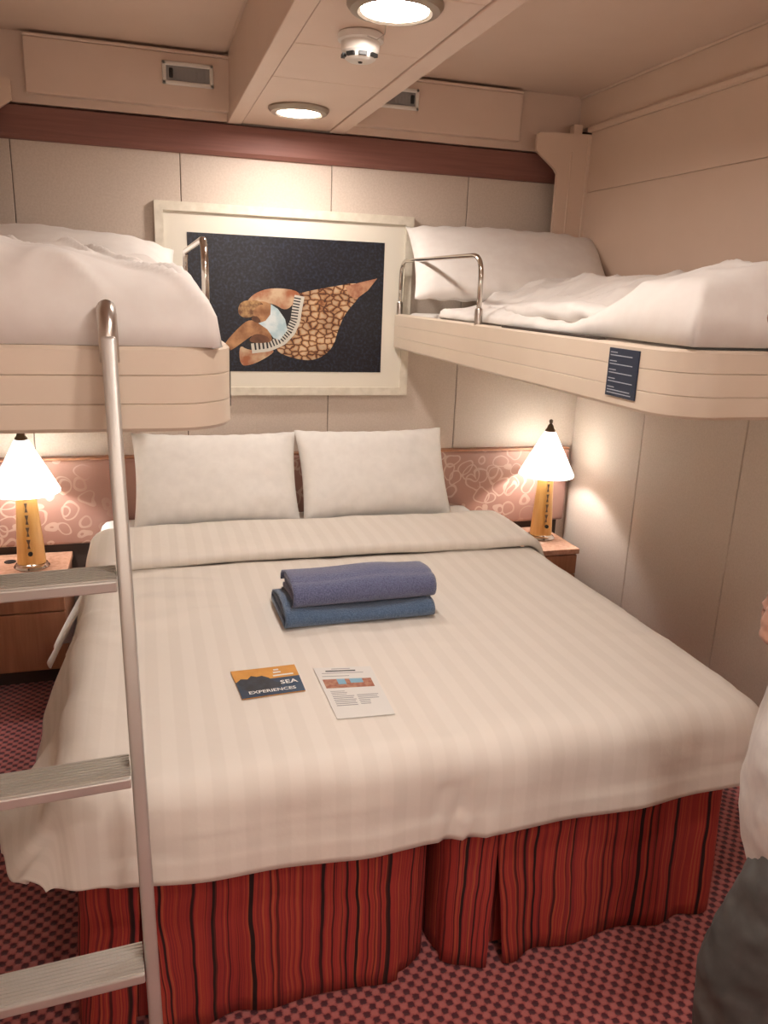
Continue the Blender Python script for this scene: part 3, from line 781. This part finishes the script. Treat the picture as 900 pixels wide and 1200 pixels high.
# ------------------------------------------------------------------ towels
def folded_towel(name, cx, cy, z0, w, d, h, layers, mat, label, seed, rz):
    "cloth folded flat into layers: each layer is a rounded slab joined at the front fold"
    r = thing(name, label, 'towel', (cx, cy, z0), 'folded blue towels on the bed')
    th = h/layers
    for k in range(layers):
        bm = bmesh.new(); n = 26; m_ = 20
        rings = []
        sh = .012*sin(seed*3+k*1.7)
        for i in range(n+1):
            u = i/n; x = (u-.5)*(w-.012*k+.004*sin(k*5+seed))+sh*.4
            ring = []
            for j in range(m_):
                a = 2*pi*j/m_
                ca, sa = cos(a), sin(a)
                yy = (abs(ca)**.35)*(1 if ca > 0 else -1)*d/2
                zz = (abs(sa)**.6)*(1 if sa > 0 else -1)*(th/2+.0012)
                endr = 1-.12*max(0, (abs(u-.5)-.46)/.04)
                zz *= endr
                top = (k+.5)*th
                yy2 = yy*(1 - .02*k)+sh*.3
                arch = -.10*(k+.5)*th*max(0, abs(yy)/(d/2)-.55)/.45*2
                zz += .004*N3(u*5+seed, yy*16, k+seed)*((k+1)/layers)
                ring.append(bm.verts.new((x, yy2, top+zz+arch)))
            rings.append(ring)
        for i in range(n):
            for j in range(m_):
                bm.faces.new((rings[i][j], rings[i][(j+1) % m_], rings[i+1][(j+1) % m_], rings[i+1][j]))
        bm.faces.new(rings[0][::-1]); bm.faces.new(rings[-1])
        R_ = Matrix.Translation((cx, cy, z0)) @ Matrix.Rotation(rz, 4, 'Z')
        for v in bm.verts: v.co = R_ @ v.co
        from_bm('fold', bm, mat, r, True)
    # outer wrap that closes the front fold
    bm = bmesh.new(); n = 30; prof = []
    K = 26
    for j in range(K+1):
        a = -pi*.5+ (j/K)*pi
        prof.append((-d/2+.022-.040*abs(cos(a))**.8, h/2+(h/2+.004)*sin(a)))
    prof = [(d/2-.01, -.0005+.0005)]+[(-d*.2, 0.0)]+prof+[(-d*.30, h+.010), (-d*.15, h+.013), (0, h+.012), (d*.25, h+.006), (d*.42, h-.004), (d*.5, h-.018), (d*.52, h-.034)]
    rows = []
    for i in range(n+1):
        u = i/n; x = (u-.5)*(w+.004)
        row = []
        for (yy, zz) in prof:
            f_ = max(0, zz/h)
            row.append(bm.verts.new((x, yy+.003*N3(u*4+seed, zz*12, 2), zz+f_*(.006*N3(u*3+seed, yy*6, 4)+.004*sin(u*7+seed)))))
        rows.append(row)
    for i in range(n):
        for j in range(len(prof)-1): bm.faces.new((rows[i][j], rows[i][j+1], rows[i+1][j+1], rows[i+1][j]))
    R_ = Matrix.Translation((cx, cy, z0)) @ Matrix.Rotation(rz, 4, 'Z')
    for v in bm.verts: v.co = R_ @ v.co
    o = from_bm('outer_fold', bm, mat, r, True)
    md = o.modifiers.new('t', 'SOLIDIFY'); md.thickness = .006; md.offset = 0
    return r
folded_towel('towel', .572, 2.165, .621, .445, .215, .036, 2, M['towel_b'], 'teal blue folded towel at the bottom of the pair', 1.2, radians(1.0))
folded_towel('towel', .588, 2.160, .673, .430, .165, .060, 3, M['towel_a'], 'periwinkle blue folded towel lying on top of the other', 4.4, radians(2.0))

# ------------------------------------------------------------------ papers on the bed
def bed_z(x, y): return .612+.010*N3(x*1.7, y*1.7, .3)+.004*N3(x*5, y*3, 2.2)
def text_mesh(name, body, size, mat, parent, mtx, align='LEFT'):
    cu = bpy.data.curves.new(name, 'FONT'); cu.body = body; cu.size = size; cu.align_x = align; cu.resolution_u = 2; cu.offset = size*.02
    tmp = bpy.data.objects.new(name, cu); COL.objects.link(tmp)
    dg = bpy.context.evaluated_depsgraph_get(); me = bpy.data.meshes.new_from_object(tmp.evaluated_get(dg))
    bpy.data.objects.remove(tmp)
    me.name = name; me.materials.clear(); me.materials.append(mat)
    o = bpy.data.objects.new(name, me); COL.objects.link(o); o.parent = parent
    o.matrix_local = mtx
    return o
M['orange'] = noisy('orange_print', (.62, .27, .035), (.70, .33, .06), 30, .4)
M['blueprint'] = noisy('navy_print', (.012, .03, .065), (.02, .055, .11), 18, .4)
M['silhouette'] = noisy('dark_photo_print', (.006, .008, .015), (.02, .03, .05), 60, .4)
M['paper'] = new_mat('white_paper', (.72, .70, .66), .6)
M['greytext'] = new_mat('grey_print', (.30, .29, .30), .7)
M['redrock'] = noisy('red_rock_print', (.30, .09, .05), (.45, .22, .13), 90, .5)
M['skyprint'] = new_mat('sky_print', (.22, .42, .55), .5)
M['whiteprint'] = new_mat('white_print', (.8, .8, .78), .5)

def card_frame(p00, p10, p01):
    "local frame on the bed: origin at the lower-left corner, x along the lower edge, y up the sheet"
    ex = (p10-p00); ey = (p01-p00); ex.z = 0; ey.z = 0
    return ex, ey
def sheet_of_paper(name, c, mat, parent, thick=.0012, lift=.004, n=8, curl=.0):
    "c = corners lower-left, lower-right, upper-right, upper-left (x, y)"
    V = []; F = []
    for side in (1, 0):
        for j in range(n+1):
            for i in range(n+1):
                u, v = i/n, j/n
                x = (c[0][0]*(1-u)+c[1][0]*u)*(1-v)+(c[3][0]*(1-u)+c[2][0]*u)*v
                y = (c[0][1]*(1-u)+c[1][1]*u)*(1-v)+(c[3][1]*(1-u)+c[2][1]*u)*v
                V.append((x, y, bed_z(x, y)+lift+(thick if side else 0)+curl*abs(2*u-1)**3))
    S = (n+1)**2
    for j in range(n):
        for i in range(n):
            a = j*(n+1)+i; F.append((a, a+1, a+n+2, a+n+1)); F.append((S+a+n+1, S+a+n+2, S+a+1, S+a))
    ring = [i for i in range(n)]+[j*(n+1)+n for j in range(n)]+[n*(n+1)+i for i in range(n, 0, -1)]+[j*(n+1) for j in range(n, 0, -1)]
    for k in range(len(ring)):
        a, b = ring[k], ring[(k+1) % len(ring)]; F.append((b, a, S+a, S+b))
    return mesh_obj(name, V, F, mat, parent)
def sub_quad(c, u0, u1, v0, v1):
    def P2(u, v):
        return tuple((c[0][k]*(1-u)+c[1][k]*u)*(1-v)+(c[3][k]*(1-u)+c[2][k]*u)*v for k in (0, 1))
    return [P2(u0, v0), P2(u1, v0), P2(u1, v1), P2(u0, v1)]
def text_on(c, u, v, size, body, mat, parent, name, lift, align='LEFT'):
    p = sub_quad(c, u, u, v, v)[0]
    ex = Vector((c[1][0]-c[0][0], c[1][1]-c[0][1], 0)).normalized(); ey = Vector((c[3][0]-c[0][0], c[3][1]-c[0][1], 0)).normalized()
    mt_ = Matrix.Identity(4)
    org = origin_of(parent)
    for k in range(3):
        mt_[k][0] = ex[k]; mt_[k][1] = ey[k]; mt_[k][2] = (0, 0, 1)[k]
    q = Vector((p[0], p[1], bed_z(*p)+lift))-org
    for k in range(3): mt_[k][3] = q[k]
    return text_mesh(name, body, size, mat, parent, mt_, align)
def pxy(x, y): p = at(x, y, 2, .617); return (p.x, p.y)
# orange and navy leaflet
c = [pxy(284, 820), pxy(358, 811), pxy(345, 780), pxy(270, 787)]
br = thing('brochure', 'orange and navy brochure lying left of the white leaflet', 'brochure', (*sub_quad(c, .5, .5, .5, .5)[0], .612))
cover = sheet_of_paper('cover', c, M['orange'], br, .0018, .003)
lo = sheet_of_paper('navy_block', sub_quad(c, 0, 1, 0, .56), M['blueprint'], cover, .0004, .0049)
sil = [(.02, .56), (.10, .66), (.20, .63), (.27, .74), (.35, .68), (.43, .70), (.52, .60), (.60, .42), (.70, .36), (.66, .24), (.50, .20), (.42, .10), (.20, .16), (.05, .30)]
mesh_obj('photo_silhouette', [(*sub_quad(c, u, u, v, v)[0], bed_z(*sub_quad(c, u, u, v, v)[0])+.0058) for (u, v) in sil], [tuple(range(len(sil)))[::-1]], M['silhouette'], cover)
text_on(c, .66, .28, .026, 'SEA', M['whiteprint'], cover, 'title_text', .0085)
text_on(c, .12, .07, .019, 'EXPERIENCES', M['whiteprint'], cover, 'title_text', .0088)
for (u0, u1, v0) in ((.60, .92, .62), (.62, .74, .74), (.64, .72, .84)):
    sheet_of_paper('text_line', sub_quad(c, u0, u1, v0, v0+.05), M['whiteprint'], cover, .0002, .0056, 3)
# white leaflet with a strip photo
c = [pxy(395, 843), pxy(463, 837), pxy(434, 783), pxy(367, 785)]
lf = thing('leaflet', 'white printed leaflet with a landscape photo strip on the duvet', 'leaflet', (*sub_quad(c, .5, .5, .5, .5)[0], .612))
pg = sheet_of_paper('page', c, M['paper'], lf, .0012, .003)
sheet_of_paper('photo_strip', sub_quad(c, .06, .90, .56, .74), M['redrock'], pg, .0003, .0043)
sheet_of_paper('photo_sky', sub_quad(c, .30, .44, .63, .74), M['skyprint'], pg, .0003, .0047)
sheet_of_paper('photo_sky', sub_quad(c, .52, .74, .65, .74), M['skyprint'], pg, .0003, .0047)
rl = random.Random(3)
def textline(u0, u1, v, h=.012, m_=None):
    return sheet_of_paper('text_line', sub_quad(c, u0, u1, v, v+h), m_ or M['greytext'], pg, .0002, .0044, 3)
textline(.30, .62, .955); textline(.18, .70, .905, .022, M['ink']); textline(.10, .82, .865, .01); textline(.08, .55, .80, .01)
for k in range(3): textline(.10, .32+.1*rl.random(), .49-.03*k, .008)
for k in range(6):
    textline(.10, .44+.05*rl.random(), .39-.034*k, .011); textline(.52, .86-.2*(k > 2)+.05*rl.random(), .40-.034*k, .011)

# ------------------------------------------------------------------ upper bunks
M['slot'] = new_mat('dark_slot', (.05, .035, .025), .6)
def berth(s, label):
    "s = +1 right bunk, -1 left; built mirrored about x = .6"
    X = lambda a: .6+s*a
    r = thing('upper_berth', label, 'bunk', (X(.85), 2.35, 1.308 if s > 0 else 1.30), 'fold-down upper bunks')
    zb, zt = (1.308, 1.455) if s > 0 else (1.30, 1.445)
    # moulded side rail of three boards running along the inner side, round the foot corner and across the foot
    rad = .11
    a0 = .45 if s > 0 else .448
    path = [(a0, 3.365), (a0, 1.40+rad)]+[(a0+rad-rad*cos(t*pi/2/8), 1.40+rad-rad*sin(t*pi/2/8)) for t in range(1, 9)]+[(1.245, 1.40)]
    nrm = []
    for i in range(len(path)):
        p = path[max(i-1, 0)]; q = path[min(i+1, len(path)-1)]
        dx, dy = q[0]-p[0], q[1]-p[1]; L = hypot(dx, dy); nrm.append((dy/L, -dx/L))
    nrm[1] = (-1.0, 0); nrm[0] = (-1.0, 0); nrm[-1] = (0, -1.0); nrm[-2] = (0, -1.0)
    hb_ = (zt-zb)/3
    for k in range(3):
        z0 = zb+k*hb_+.0003; z1 = z0+hb_-.0006
        b_ = .0013; lo_r = .007 if k == 0 else b_; hi_r = .006 if k == 2 else b_
        prof = [(.028, z0), (.0+lo_r, z0), (0, z0+lo_r), (0, z1-hi_r), (hi_r, z1), (.028, z1)]
        V = []; F = []; n = len(prof)
        for (x, y), (nx, ny) in zip(path, nrm):
            # outward direction points away from the bed centre
            ox, oy = (nx, ny)
            for (d, z) in prof: V.append((X(x-ox*d), y-oy*d, z))
        for i in range(len(path)-1):
            for j in range(n):
                f_ = (i*n+j, i*n+(j+1) % n, (i+1)*n+(j+1) % n, (i+1)*n+j)
                F.append(f_ if s < 0 else f_[::-1])
        F.append(tuple(range(n)) if s > 0 else tuple(range(n))[::-1]); e = (len(path)-1)*n
        F.append(tuple(e+j for j in range(n))[::-1] if s > 0 else tuple(e+j for j in range(n)))
        o = mesh_obj('rail_board', V, F, M['berth'], r); auto_smooth(o, 24)
    x0, x1 = sorted((X(a0+.02), X(1.245)))
    poly_prism('tray', [(X(a0+.02), 3.36), (X(a0+.02), 1.54), (X(a0+.055), 1.455), (X(a0+.14), 1.42), (X(1.245), 1.42), (X(1.245), 3.36)], 2, 1.318, 1.332, M['berth'], r)
    # grab rail near the pillow
    xr_ = X(a0+.014) if s > 0 else X(a0+.010)
    ya, yb = (3.345, 2.485) if s > 0 else (2.78, 1.92)
    pth = arc_path([(xr_, ya, 1.44), (xr_, ya, 1.672 if s > 0 else 1.648), (xr_, yb, 1.672 if s > 0 else 1.648), (xr_, yb, 1.44)], .075, 8)
    g = tube('grab_rail', pth, .0085, M['chrome'], r, 12)
    lathe('rail_socket', [(.013, 0), (.013, .055), (.0105, .06)], xr_, yb, 1.445, M['metal'], g, 16)
    lathe('rail_socket', [(.013, 0), (.013, .055), (.0105, .06)], xr_, ya, 1.445, M['metal'], g, 16)
    xs = sorted((X(a0+.004), X(a0+.024)))
    box('metal_strip', xs[0], xs[1], 1.72, 2.28, 1.4545, 1.461, M['slot'], r, .001, 1)
    if s < 0:
        box('rubber_bumper', .1515, .156, 1.53, 1.545, 1.325, 1.435, M['dark'], r, .002, 1)
    return r
bR = berth(1, 'right upper bunk with cream moulded rail and navy notice')
bL = berth(-1, 'left upper bunk with cream moulded rail behind the ladder')
# navy notice on the right bunk
nt_ = box('notice_plate', 1.0465, 1.0500, 1.535, 1.655, 1.332, 1.442, M['navy'], bR, .0006, 1)
rl = random.Random(5)
for k in range(15):
    z = 1.434-.0066*k
    if k % 3 == 2 and k < 12: continue
    hd = k % 3 == 0
    y1 = 1.648; y0 = 1.648-(.028 if hd else .07+.03*rl.random())
    box('text_line', 1.0461, 1.0466, y0, y1, z-.0028, z-.0008, M['print'], nt_)

def berth_mattress(x0, x1, label):
    bm = bmesh.new(); add_box(bm, x0, x1, 1.45, 3.335, 1.337, 1.462, .035, 4)
    o = from_bm('berth_mattress', bm, M['berthlinen'], None, True); tag(o, label, 'mattress', 'bunk mattresses'); return o
berth_mattress(1.085, 1.835, 'white mattress lying in the right upper bunk')
berth_mattress(-.635, .118, 'white mattress lying in the left upper bunk, under its duvet')

# duvets on the bunks: lofty rounded quilts
def loft(name, x0, x1, y0, y1, zb, hfun, mat, label, nu=90, nv=130, thick=.02, edge=.07, wr=1.0, seed=0.0):
    def fn(u, v):
        a = 2*u-1; b = 2*v-1
        x = x0+(x1-x0)*u; y = y0+(y1-y0)*v
        ex = min(u, 1-u)*(x1-x0); ey = min(v, 1-v)*(y1-y0)
        e = min(ex, ey)
        t = min(1, e/edge); prof = sqrt(max(0, 1-(1-t)**2))
        z = zb+hfun(x, y)*prof
        rg = (1-abs(N3(x*3.1+seed+.6*y, y*2.3-.5*x, 5+seed)))**6+.8*(1-abs(N3(x*5.5-seed, y*6.5+x*2, 9+seed)))**6
        z += wr*prof*(.016*(rg-.25)+.018*N3(x*3+seed, y*2.4, 1+seed)+.009*N3(x*8+seed, y*5, 4+seed))
        x += wr*.010*N3(x*2, y*5, 7+seed); 
        return (x, y, z)
    o = grid(name, nu, nv, fn, mat, None)
    md = o.modifiers.new('t', 'SOLIDIFY'); md.thickness = thick; md.offset = -1
    return tag(o, label, 'duvet', 'white duvets on the bunks')
loft('berth_duvet', 1.082, 1.832, 1.412, 2.92, 1.462, lambda x, y: .035+.125*smooth01(1.10, 1.50, x)*(.80+.20*smooth01(2.5, 1.9, y))+.085*smooth01(1.95, 1.62, y)*(1-smooth01(1.15, 1.55, x)), M['berthlinen'], 'rumpled white duvet on the right upper bunk', seed=2.0, wr=1.15, edge=.07)
def roll(name, pts, rads, mat, parent, seed, n=18):
    "soft roll of cloth lying along a path"
    pts = [Vector(p) for p in pts]; bm = bmesh.new(); K = 40; ring = []
    def S(t):
        f_ = t*(len(pts)-1); i = min(int(f_), len(pts)-2); q = f_-i; q = q*q*(3-2*q)
        return pts[i].lerp(pts[i+1], f_-i), rads[i]+(rads[i+1]-rads[i])*q
    cs = []
    for k in range(K+1):
        p, r_ = S(k/K); cs.append((p, r_))
    for k, (p, r_) in enumerate(cs):
        a = cs[max(k-1, 0)][0]; b = cs[min(k+1, K)][0]; t = (b-a).normalized()
        side = t.cross(Vector((0, 0, 1))).normalized(); up = side.cross(t)
        rr = []
        for j in range(n):
            an = 2*pi*j/n
            w = 1+.22*N3(k*.22+seed, cos(an)*1.2, sin(an)*1.2)+.08*sin(an*3+k*.6)
            rr.append(bm.verts.new(p+side*cos(an)*r_*w*1.25+up*sin(an)*r_*w*.8))
        ring.append(rr)
    for k in range(K):
        for j in range(n): bm.faces.new((ring[k][j], ring[k][(j+1) % n], ring[k+1][(j+1) % n], ring[k+1][j]))
    bm.faces.new(ring[0][::-1]); bm.faces.new(ring[-1])
    return from_bm(name, bm, mat, parent, True)
rd = bpy.data.objects['berth_duvet']
roll('rolled_edge', [(1.135, 1.75, 1.510), (1.14, 1.95, 1.512), (1.15, 2.25, 1.506), (1.17, 2.6, 1.50)], [.02, .038, .034, .02], M['berthlinen'], rd, 1.0)
loft('berth_duvet', -.63, .136, 1.405, 2.72, 1.446, lambda x, y: .162+.010*smooth01(-.1, -.6, x)-.055*smooth01(-.20, .12, x)-.01*smooth01(2.3, 1.6, y), M['berthlinen'], 'puffy white duvet on the left upper bunk', seed=9.0, edge=.10, thick=.02, wr=1.5)
pillow('berth_pillow', .83, .46, .12, TR(1.445, 3.07, 1.665, radians(38), radians(1.5), radians(-11)), 'white pillow at the head of the right upper bunk', 'pillow', M['berthlinen'], 7.7, 'bunk pillows', .01)
pillow('berth_pillow', .74, .48, .15, TR(-.235, 3.02, 1.60, radians(22), radians(3), radians(2)), 'white pillow at the head of the left upper bunk', 'pillow', M['berthlinen'], 3.1, 'bunk pillows', .01)

# ------------------------------------------------------------------ ladder
lad = thing('bunk_ladder', 'aluminium ladder hooked over the foot of the left upper bunk', 'ladder', (-.24, 1.15, 0))
LY0, LY1 = 1.362, 1.155                       # rear at z = 1.46, and at the floor
def ly(z): return LY1+(LY0-LY1)*z/1.46
lean = atan2(LY0-LY1, 1.46)
for (x, nm) in ((-.052, 'post'), (-.432, 'post')):
    L = hypot(1.46-.01, ly(1.46)-ly(.01))
    mtx = Matrix.Translation((x, ly(.01), .01)) @ Matrix.Rotation(-lean, 4, 'X')
    p = box('post', -.0120, .0120, -.019, .019, 0, L, M['alu'], lad, .006, 3, mtx, True); auto_smooth(p, 50)
    lathe('rubber_foot', [(.018, 0), (.022, .012), (.020, .03)], x, ly(.02), 0, M['dark'], p, 16, .9, 1.1)
    # hook over the rail
    hp = [(x, ly(1.42), 1.42), (x, ly(1.47), 1.47), (x, ly(1.475)+.008, 1.492), (x, 1.385, 1.503), (x, 1.412, 1.500), (x, 1.434, 1.488), (x, 1.442, 1.47)]
    tube('hook', hp, [.0155, .0158, .0158, .0150, .0135, .012, .011], M['metal'], p, 14)
for z in (1.068, .73, .368):
    y = ly(z)
    t = box('tread', -.419, -.065, y-.040, y+.036, z-.011, z+.009, M['alu'], lad, .003, 2)
    for k in range(9):
        yy = y-.034+k*.0081
        box('grip_rib', -.418, -.066, yy, yy+.0040, z+.0088, z+.0112, M['alu'], t)

lad.rotation_euler = (0, radians(-.65), radians(3.0)); lad.location.x += .026

# ------------------------------------------------------------------ person at the right edge
def evaluated(o):
    dg = bpy.context.evaluated_depsgraph_get()
    me = bpy.data.meshes.new_from_object(o.evaluated_get(dg))
    o.modifiers.clear(); o.data = me
def capsule(bm, p, q, r0, r1, n=16, sx=1.0):
    p = Vector(p); q = Vector(q); d = (q-p); L = d.length; t = d.normalized()
    pts = []; rs = []
    for k in range(5):
        a = pi/2*(k/4); pts.append(p-t*r0*cos(a)*.98); rs.append(max(r0*sin(a), .0008))
    for k in range(1, 6): pts.append(p+d*(k/6)); rs.append(r0+(r1-r0)*k/6)
    for k in range(5):
        a = pi/2*(1-k/4); pts.append(q+t*r1*cos(a)*.98); rs.append(max(r1*sin(a), .0008))
    add_tube(bm, pts, rs, n)
def ellipsoid(bm, c, r, mtx=None):
    R_ = bmesh.ops.create_uvsphere(bm, u_segments=24, v_segments=16, radius=1.0)
    for v in R_['verts']:
        co = Vector((v.co.x*r[0], v.co.y*r[1], v.co.z*r[2]))
        if mtx is not None: co = mtx @ co
        v.co = co+Vector(c)
def fuse(name, bm, mat, parent, voxel, smooth_it=8, wr=0.0, wsize=.05, dec=None):
    o = from_bm(name, bm, mat, parent, True)
    md = o.modifiers.new('r', 'REMESH'); md.mode = 'VOXEL'; md.voxel_size = voxel; md.use_smooth_shade = True
    md = o.modifiers.new('s', 'SMOOTH'); md.iterations = smooth_it; md.factor = .5
    if wr:
        tx = bpy.data.textures.new(name+'_wrinkle', 'CLOUDS'); tx.noise_scale = wsize; tx.noise_depth = 2
        md = o.modifiers.new('d', 'DISPLACE'); md.texture = tx; md.strength = wr; md.mid_level = .5
    evaluated(o)
    o.data.materials.clear(); o.data.materials.append(mat)
    for p in o.data.polygons: p.use_smooth = True
    return o
M['skin'] = noisy('skin', (.37, .185, .125), (.43, .225, .155), 25, .5, 'Object', .05)
M['shirt'] = noisy('white_shirt', (.62, .58, .55), (.68, .64, .60), 40, .85, 'Object', .1)
M['jeans'] = noisy('grey_jeans', (.055, .052, .048), (.105, .10, .092), 9, .85, 'Object', .1, detail=8)
M['hair'] = noisy('dark_hair', (.02, .014, .01), (.045, .03, .02), 60, .55, 'Object', .5, stretch=(1, 1, .2))
M['shoe'] = noisy('dark_shoe', (.03, .03, .03), (.06, .06, .06), 20, .6)
M['sole'] = new_mat('pale_sole', (.5, .48, .45), .7)
M['eye'] = new_mat('eye_white', (.75, .72, .68), .25); M['iris'] = new_mat('iris', (.03, .015, .01), .2)
PX, PY = 1.035, .90
per = thing('person', 'person in pale shirt and dark grey jeans at the right edge of the frame', 'person', (PX, PY, 0))
# faces -X ; their left side (-Y) is nearest the camera
HC = Vector((.925, .90, 1.565))
bm = bmesh.new()
ellipsoid(bm, HC+Vector((.012, 0, .030)), (.094, .074, .088))         # skull
ellipsoid(bm, HC+Vector((-.022, 0, -.035)), (.072, .060, .078))       # face
ellipsoid(bm, HC+Vector((-.058, 0, -.095)), (.030, .034, .024))       # chin
capsule(bm, HC+Vector((-.085, 0, .005)), HC+Vector((-.108, 0, -.032)), .009, .0125, 12)   # nose
for sy in (-1, 1):
    ellipsoid(bm, HC+Vector((-.104, sy*.011, -.036)), (.010, .009, .008))
    ellipsoid(bm, HC+Vector((.012, sy*.076, -.018)), (.020, .010, .032))                  # ears
    ellipsoid(bm, HC+Vector((-.072, sy*.030, .022)), (.016, .026, .009))                  # brow
    ellipsoid(bm, HC+Vector((-.062, sy*.036, -.032)), (.024, .022, .024))                 # cheek
ellipsoid(bm, HC+Vector((-.090, 0, -.064)), (.010, .024, .006)); ellipsoid(bm, HC+Vector((-.087, 0, -.075)), (.010, .021, .007))
capsule(bm, (.945, .90, 1.50), (1.01, .90, 1.36), .055, .062)           # neck
capsule(bm, (1.035, .80, 1.33), (1.035, 1.00, 1.33), .05, .05)
capsule(bm, (1.05, .90, 1.28), (1.05, .90, .95), .085, .09)
# arms
SH = {-1: Vector((1.03, .735, 1.345)), 1: Vector((1.03, 1.065, 1.345))}
EL = {-1: Vector((1.085, .70, 1.075)), 1: Vector((1.06, 1.12, 1.08))}
WR = {-1: Vector((.975, .80, 1.04)), 1: Vector((.98, 1.00, 1.045))}
for k in (-1, 1):
    capsule(bm, SH[k], EL[k], .044, .040); capsule(bm, EL[k], WR[k], .040, .027)
def hand(bm, w, fwd, pn, thumb):
    "w wrist, fwd along the palm, pn palm normal (towards the held thing), thumb = side of the thumb"
    fwd = fwd.normalized(); pn = (pn-fwd*pn.dot(fwd)).normalized(); sd = thumb.normalized(); sd = (sd-fwd*sd.dot(fwd)-pn*sd.dot(pn)).normalized()
    for f_ in (-1, -.33, .33, 1):
        capsule(bm, w+fwd*.004, w+fwd*.072+sd*.026*f_, .017, .0125, 10)
    for f_, ln in ((1, .066), (.34, .074), (-.33, .068), (-1, .052)):
        b = w+fwd*.076+sd*.0275*f_
        j1 = b+fwd*ln*.42+pn*.012; j2 = j1+fwd*ln*.22+pn*ln*.26; j3 = j2+fwd*.001+pn*ln*.26
        capsule(bm, b, j1, .0095, .0088, 10); capsule(bm, j1, j2, .0088, .008, 10); capsule(bm, j2, j3, .008, .007, 10)
    t0 = w+fwd*.022+sd*.026; t1 = t0+sd*.026+fwd*.026+pn*.014; t2 = t1+fwd*.030+pn*.014+sd*.004
    capsule(bm, t0, t1, .0125, .0105, 10); capsule(bm, t1, t2, .0105, .0085, 10)
# left hand rises in front of the belly, fingers curled
hand(bm, WR[-1], Vector((-.72, .25, .32)), Vector((.1, .8, -.2)), Vector((0, .1, 1)))
hand(bm, WR[1], Vector((-.72, -.25, .30)), Vector((.1, -.8, -.2)), Vector((0, -.1, 1)))
# lower body inside the clothes, and ankles
for k in (-1, 1):
    hip = Vector((1.05, .90+k*.09, .90)); kn = Vector((.93 if k < 0 else 1.03, .90+k*.10, .46)); an = Vector((.955 if k < 0 else 1.09, .90+k*.10, .08))
    capsule(bm, hip, kn, .070, .050); capsule(bm, kn, an, .052, .036)
capsule(bm, (1.05, .85, .92), (1.05, .95, .92), .085, .085)
body = fuse('body', bm, M['skin'], per, .0055, 5)
for sy in (-1, 1):
    bm = bmesh.new(); ellipsoid(bm, HC+Vector((-.0715, sy*.030, .003)), (.011, .014, .007)); e_ = from_bm('eye', bm, M['eye'], per, True)
    bm = bmesh.new(); ellipsoid(bm, HC+Vector((-.0808, sy*.030, .003)), (.003, .006, .006)); from_bm('iris', bm, M['iris'], e_, True)
bm = bmesh.new()
ellipsoid(bm, HC+Vector((.022, 0, .048)), (.098, .080, .084)); ellipsoid(bm, HC+Vector((.052, 0, .0)), (.066, .074, .085))
for k in range(14):
    a = random.random()*2*pi
    ellipsoid(bm, HC+Vector((.01+.06*cos(a), .055*sin(a), .10+.012*random.random())), (.035, .028, .022))
fuse('hair', bm, M['hair'], per, .007, 3, .006, .012)
# shirt: torso, shoulders and short sleeves, loose tail
bm = bmesh.new()
rings_ = []
for (z, x, rx, ry) in ((.665, 1.055, .120, .165), (.675, 1.052, .150, .198), (.76, 1.042, .157, .206), (.85, 1.042, .158, .206), (.95, 1.048, .146, .192), (1.05, 1.055, .126, .180), (1.15, 1.057, .121, .178), (1.25, 1.052, .121, .188), (1.32, 1.045, .110, .190), (1.37, 1.038, .090, .160), (1.405, 1.03, .068, .095), (1.415, 1.025, .045, .06)):
    rings_.append([bm.verts.new((x+rx*cos(2*pi*k/40), .90+ry*sin(2*pi*k/40), z+(.035*cos(2*pi*k/40) if z < .7 else 0))) for k in range(40)])
for a_, b_ in zip(rings_[:-1], rings_[1:]):
    for k in range(40): bm.faces.new((a_[k], a_[(k+1) % 40], b_[(k+1) % 40], b_[k]))
bm.faces.new(rings_[0][::-1]); bm.faces.new(rings_[-1])
for k in (-1, 1):
    capsule(bm, SH[k], SH[k].lerp(EL[k], .62), .068, .066)
sh_ = fuse('shirt', bm, M['shirt'], per, .009, 8, .016, .11)
# jeans
bm = bmesh.new()
for k in (-1, 1):
    hip = Vector((1.055, .90+k*.085, .86)); kn = Vector((.93 if k < 0 else 1.03, .90+k*.10, .46)); an = Vector((.955 if k < 0 else 1.09, .90+k*.10, .10))
    capsule(bm, hip, kn, .100, .074); capsule(bm, kn, an, .074, .066)
capsule(bm, (1.05, .84, .88), (1.05, .96, .88), .112, .112)
je = fuse('jeans', bm, M['jeans'], per, .008, 6, .014, .05)
for k in (-1, 1):
    an = Vector((.955 if k < 0 else 1.09, .90+k*.10, 0))
    bm = bmesh.new()
    ellipsoid(bm, an+Vector((-.10, 0, .045)), (.09, .045, .04)); ellipsoid(bm, an+Vector((.0, 0, .06)), (.07, .042, .055)); ellipsoid(bm, an+Vector((-.04, 0, .05)), (.11, .044, .04))
    for v in bm.verts: v.co.z = max(v.co.z, .018)
    sh2 = fuse('shoe', bm, M['shoe'], per, .008, 4)
    bm = bmesh.new()
    ellipsoid(bm, an+Vector((-.055, 0, .012)), (.145, .048, .02))
    for v in bm.verts: v.co.z = min(max(v.co.z, .001), .024)
    from_bm('sole', bm, M['sole'], sh2, True)
per.location = (1.07, .856, 0); per.rotation_euler = (0, 0, radians(-40))
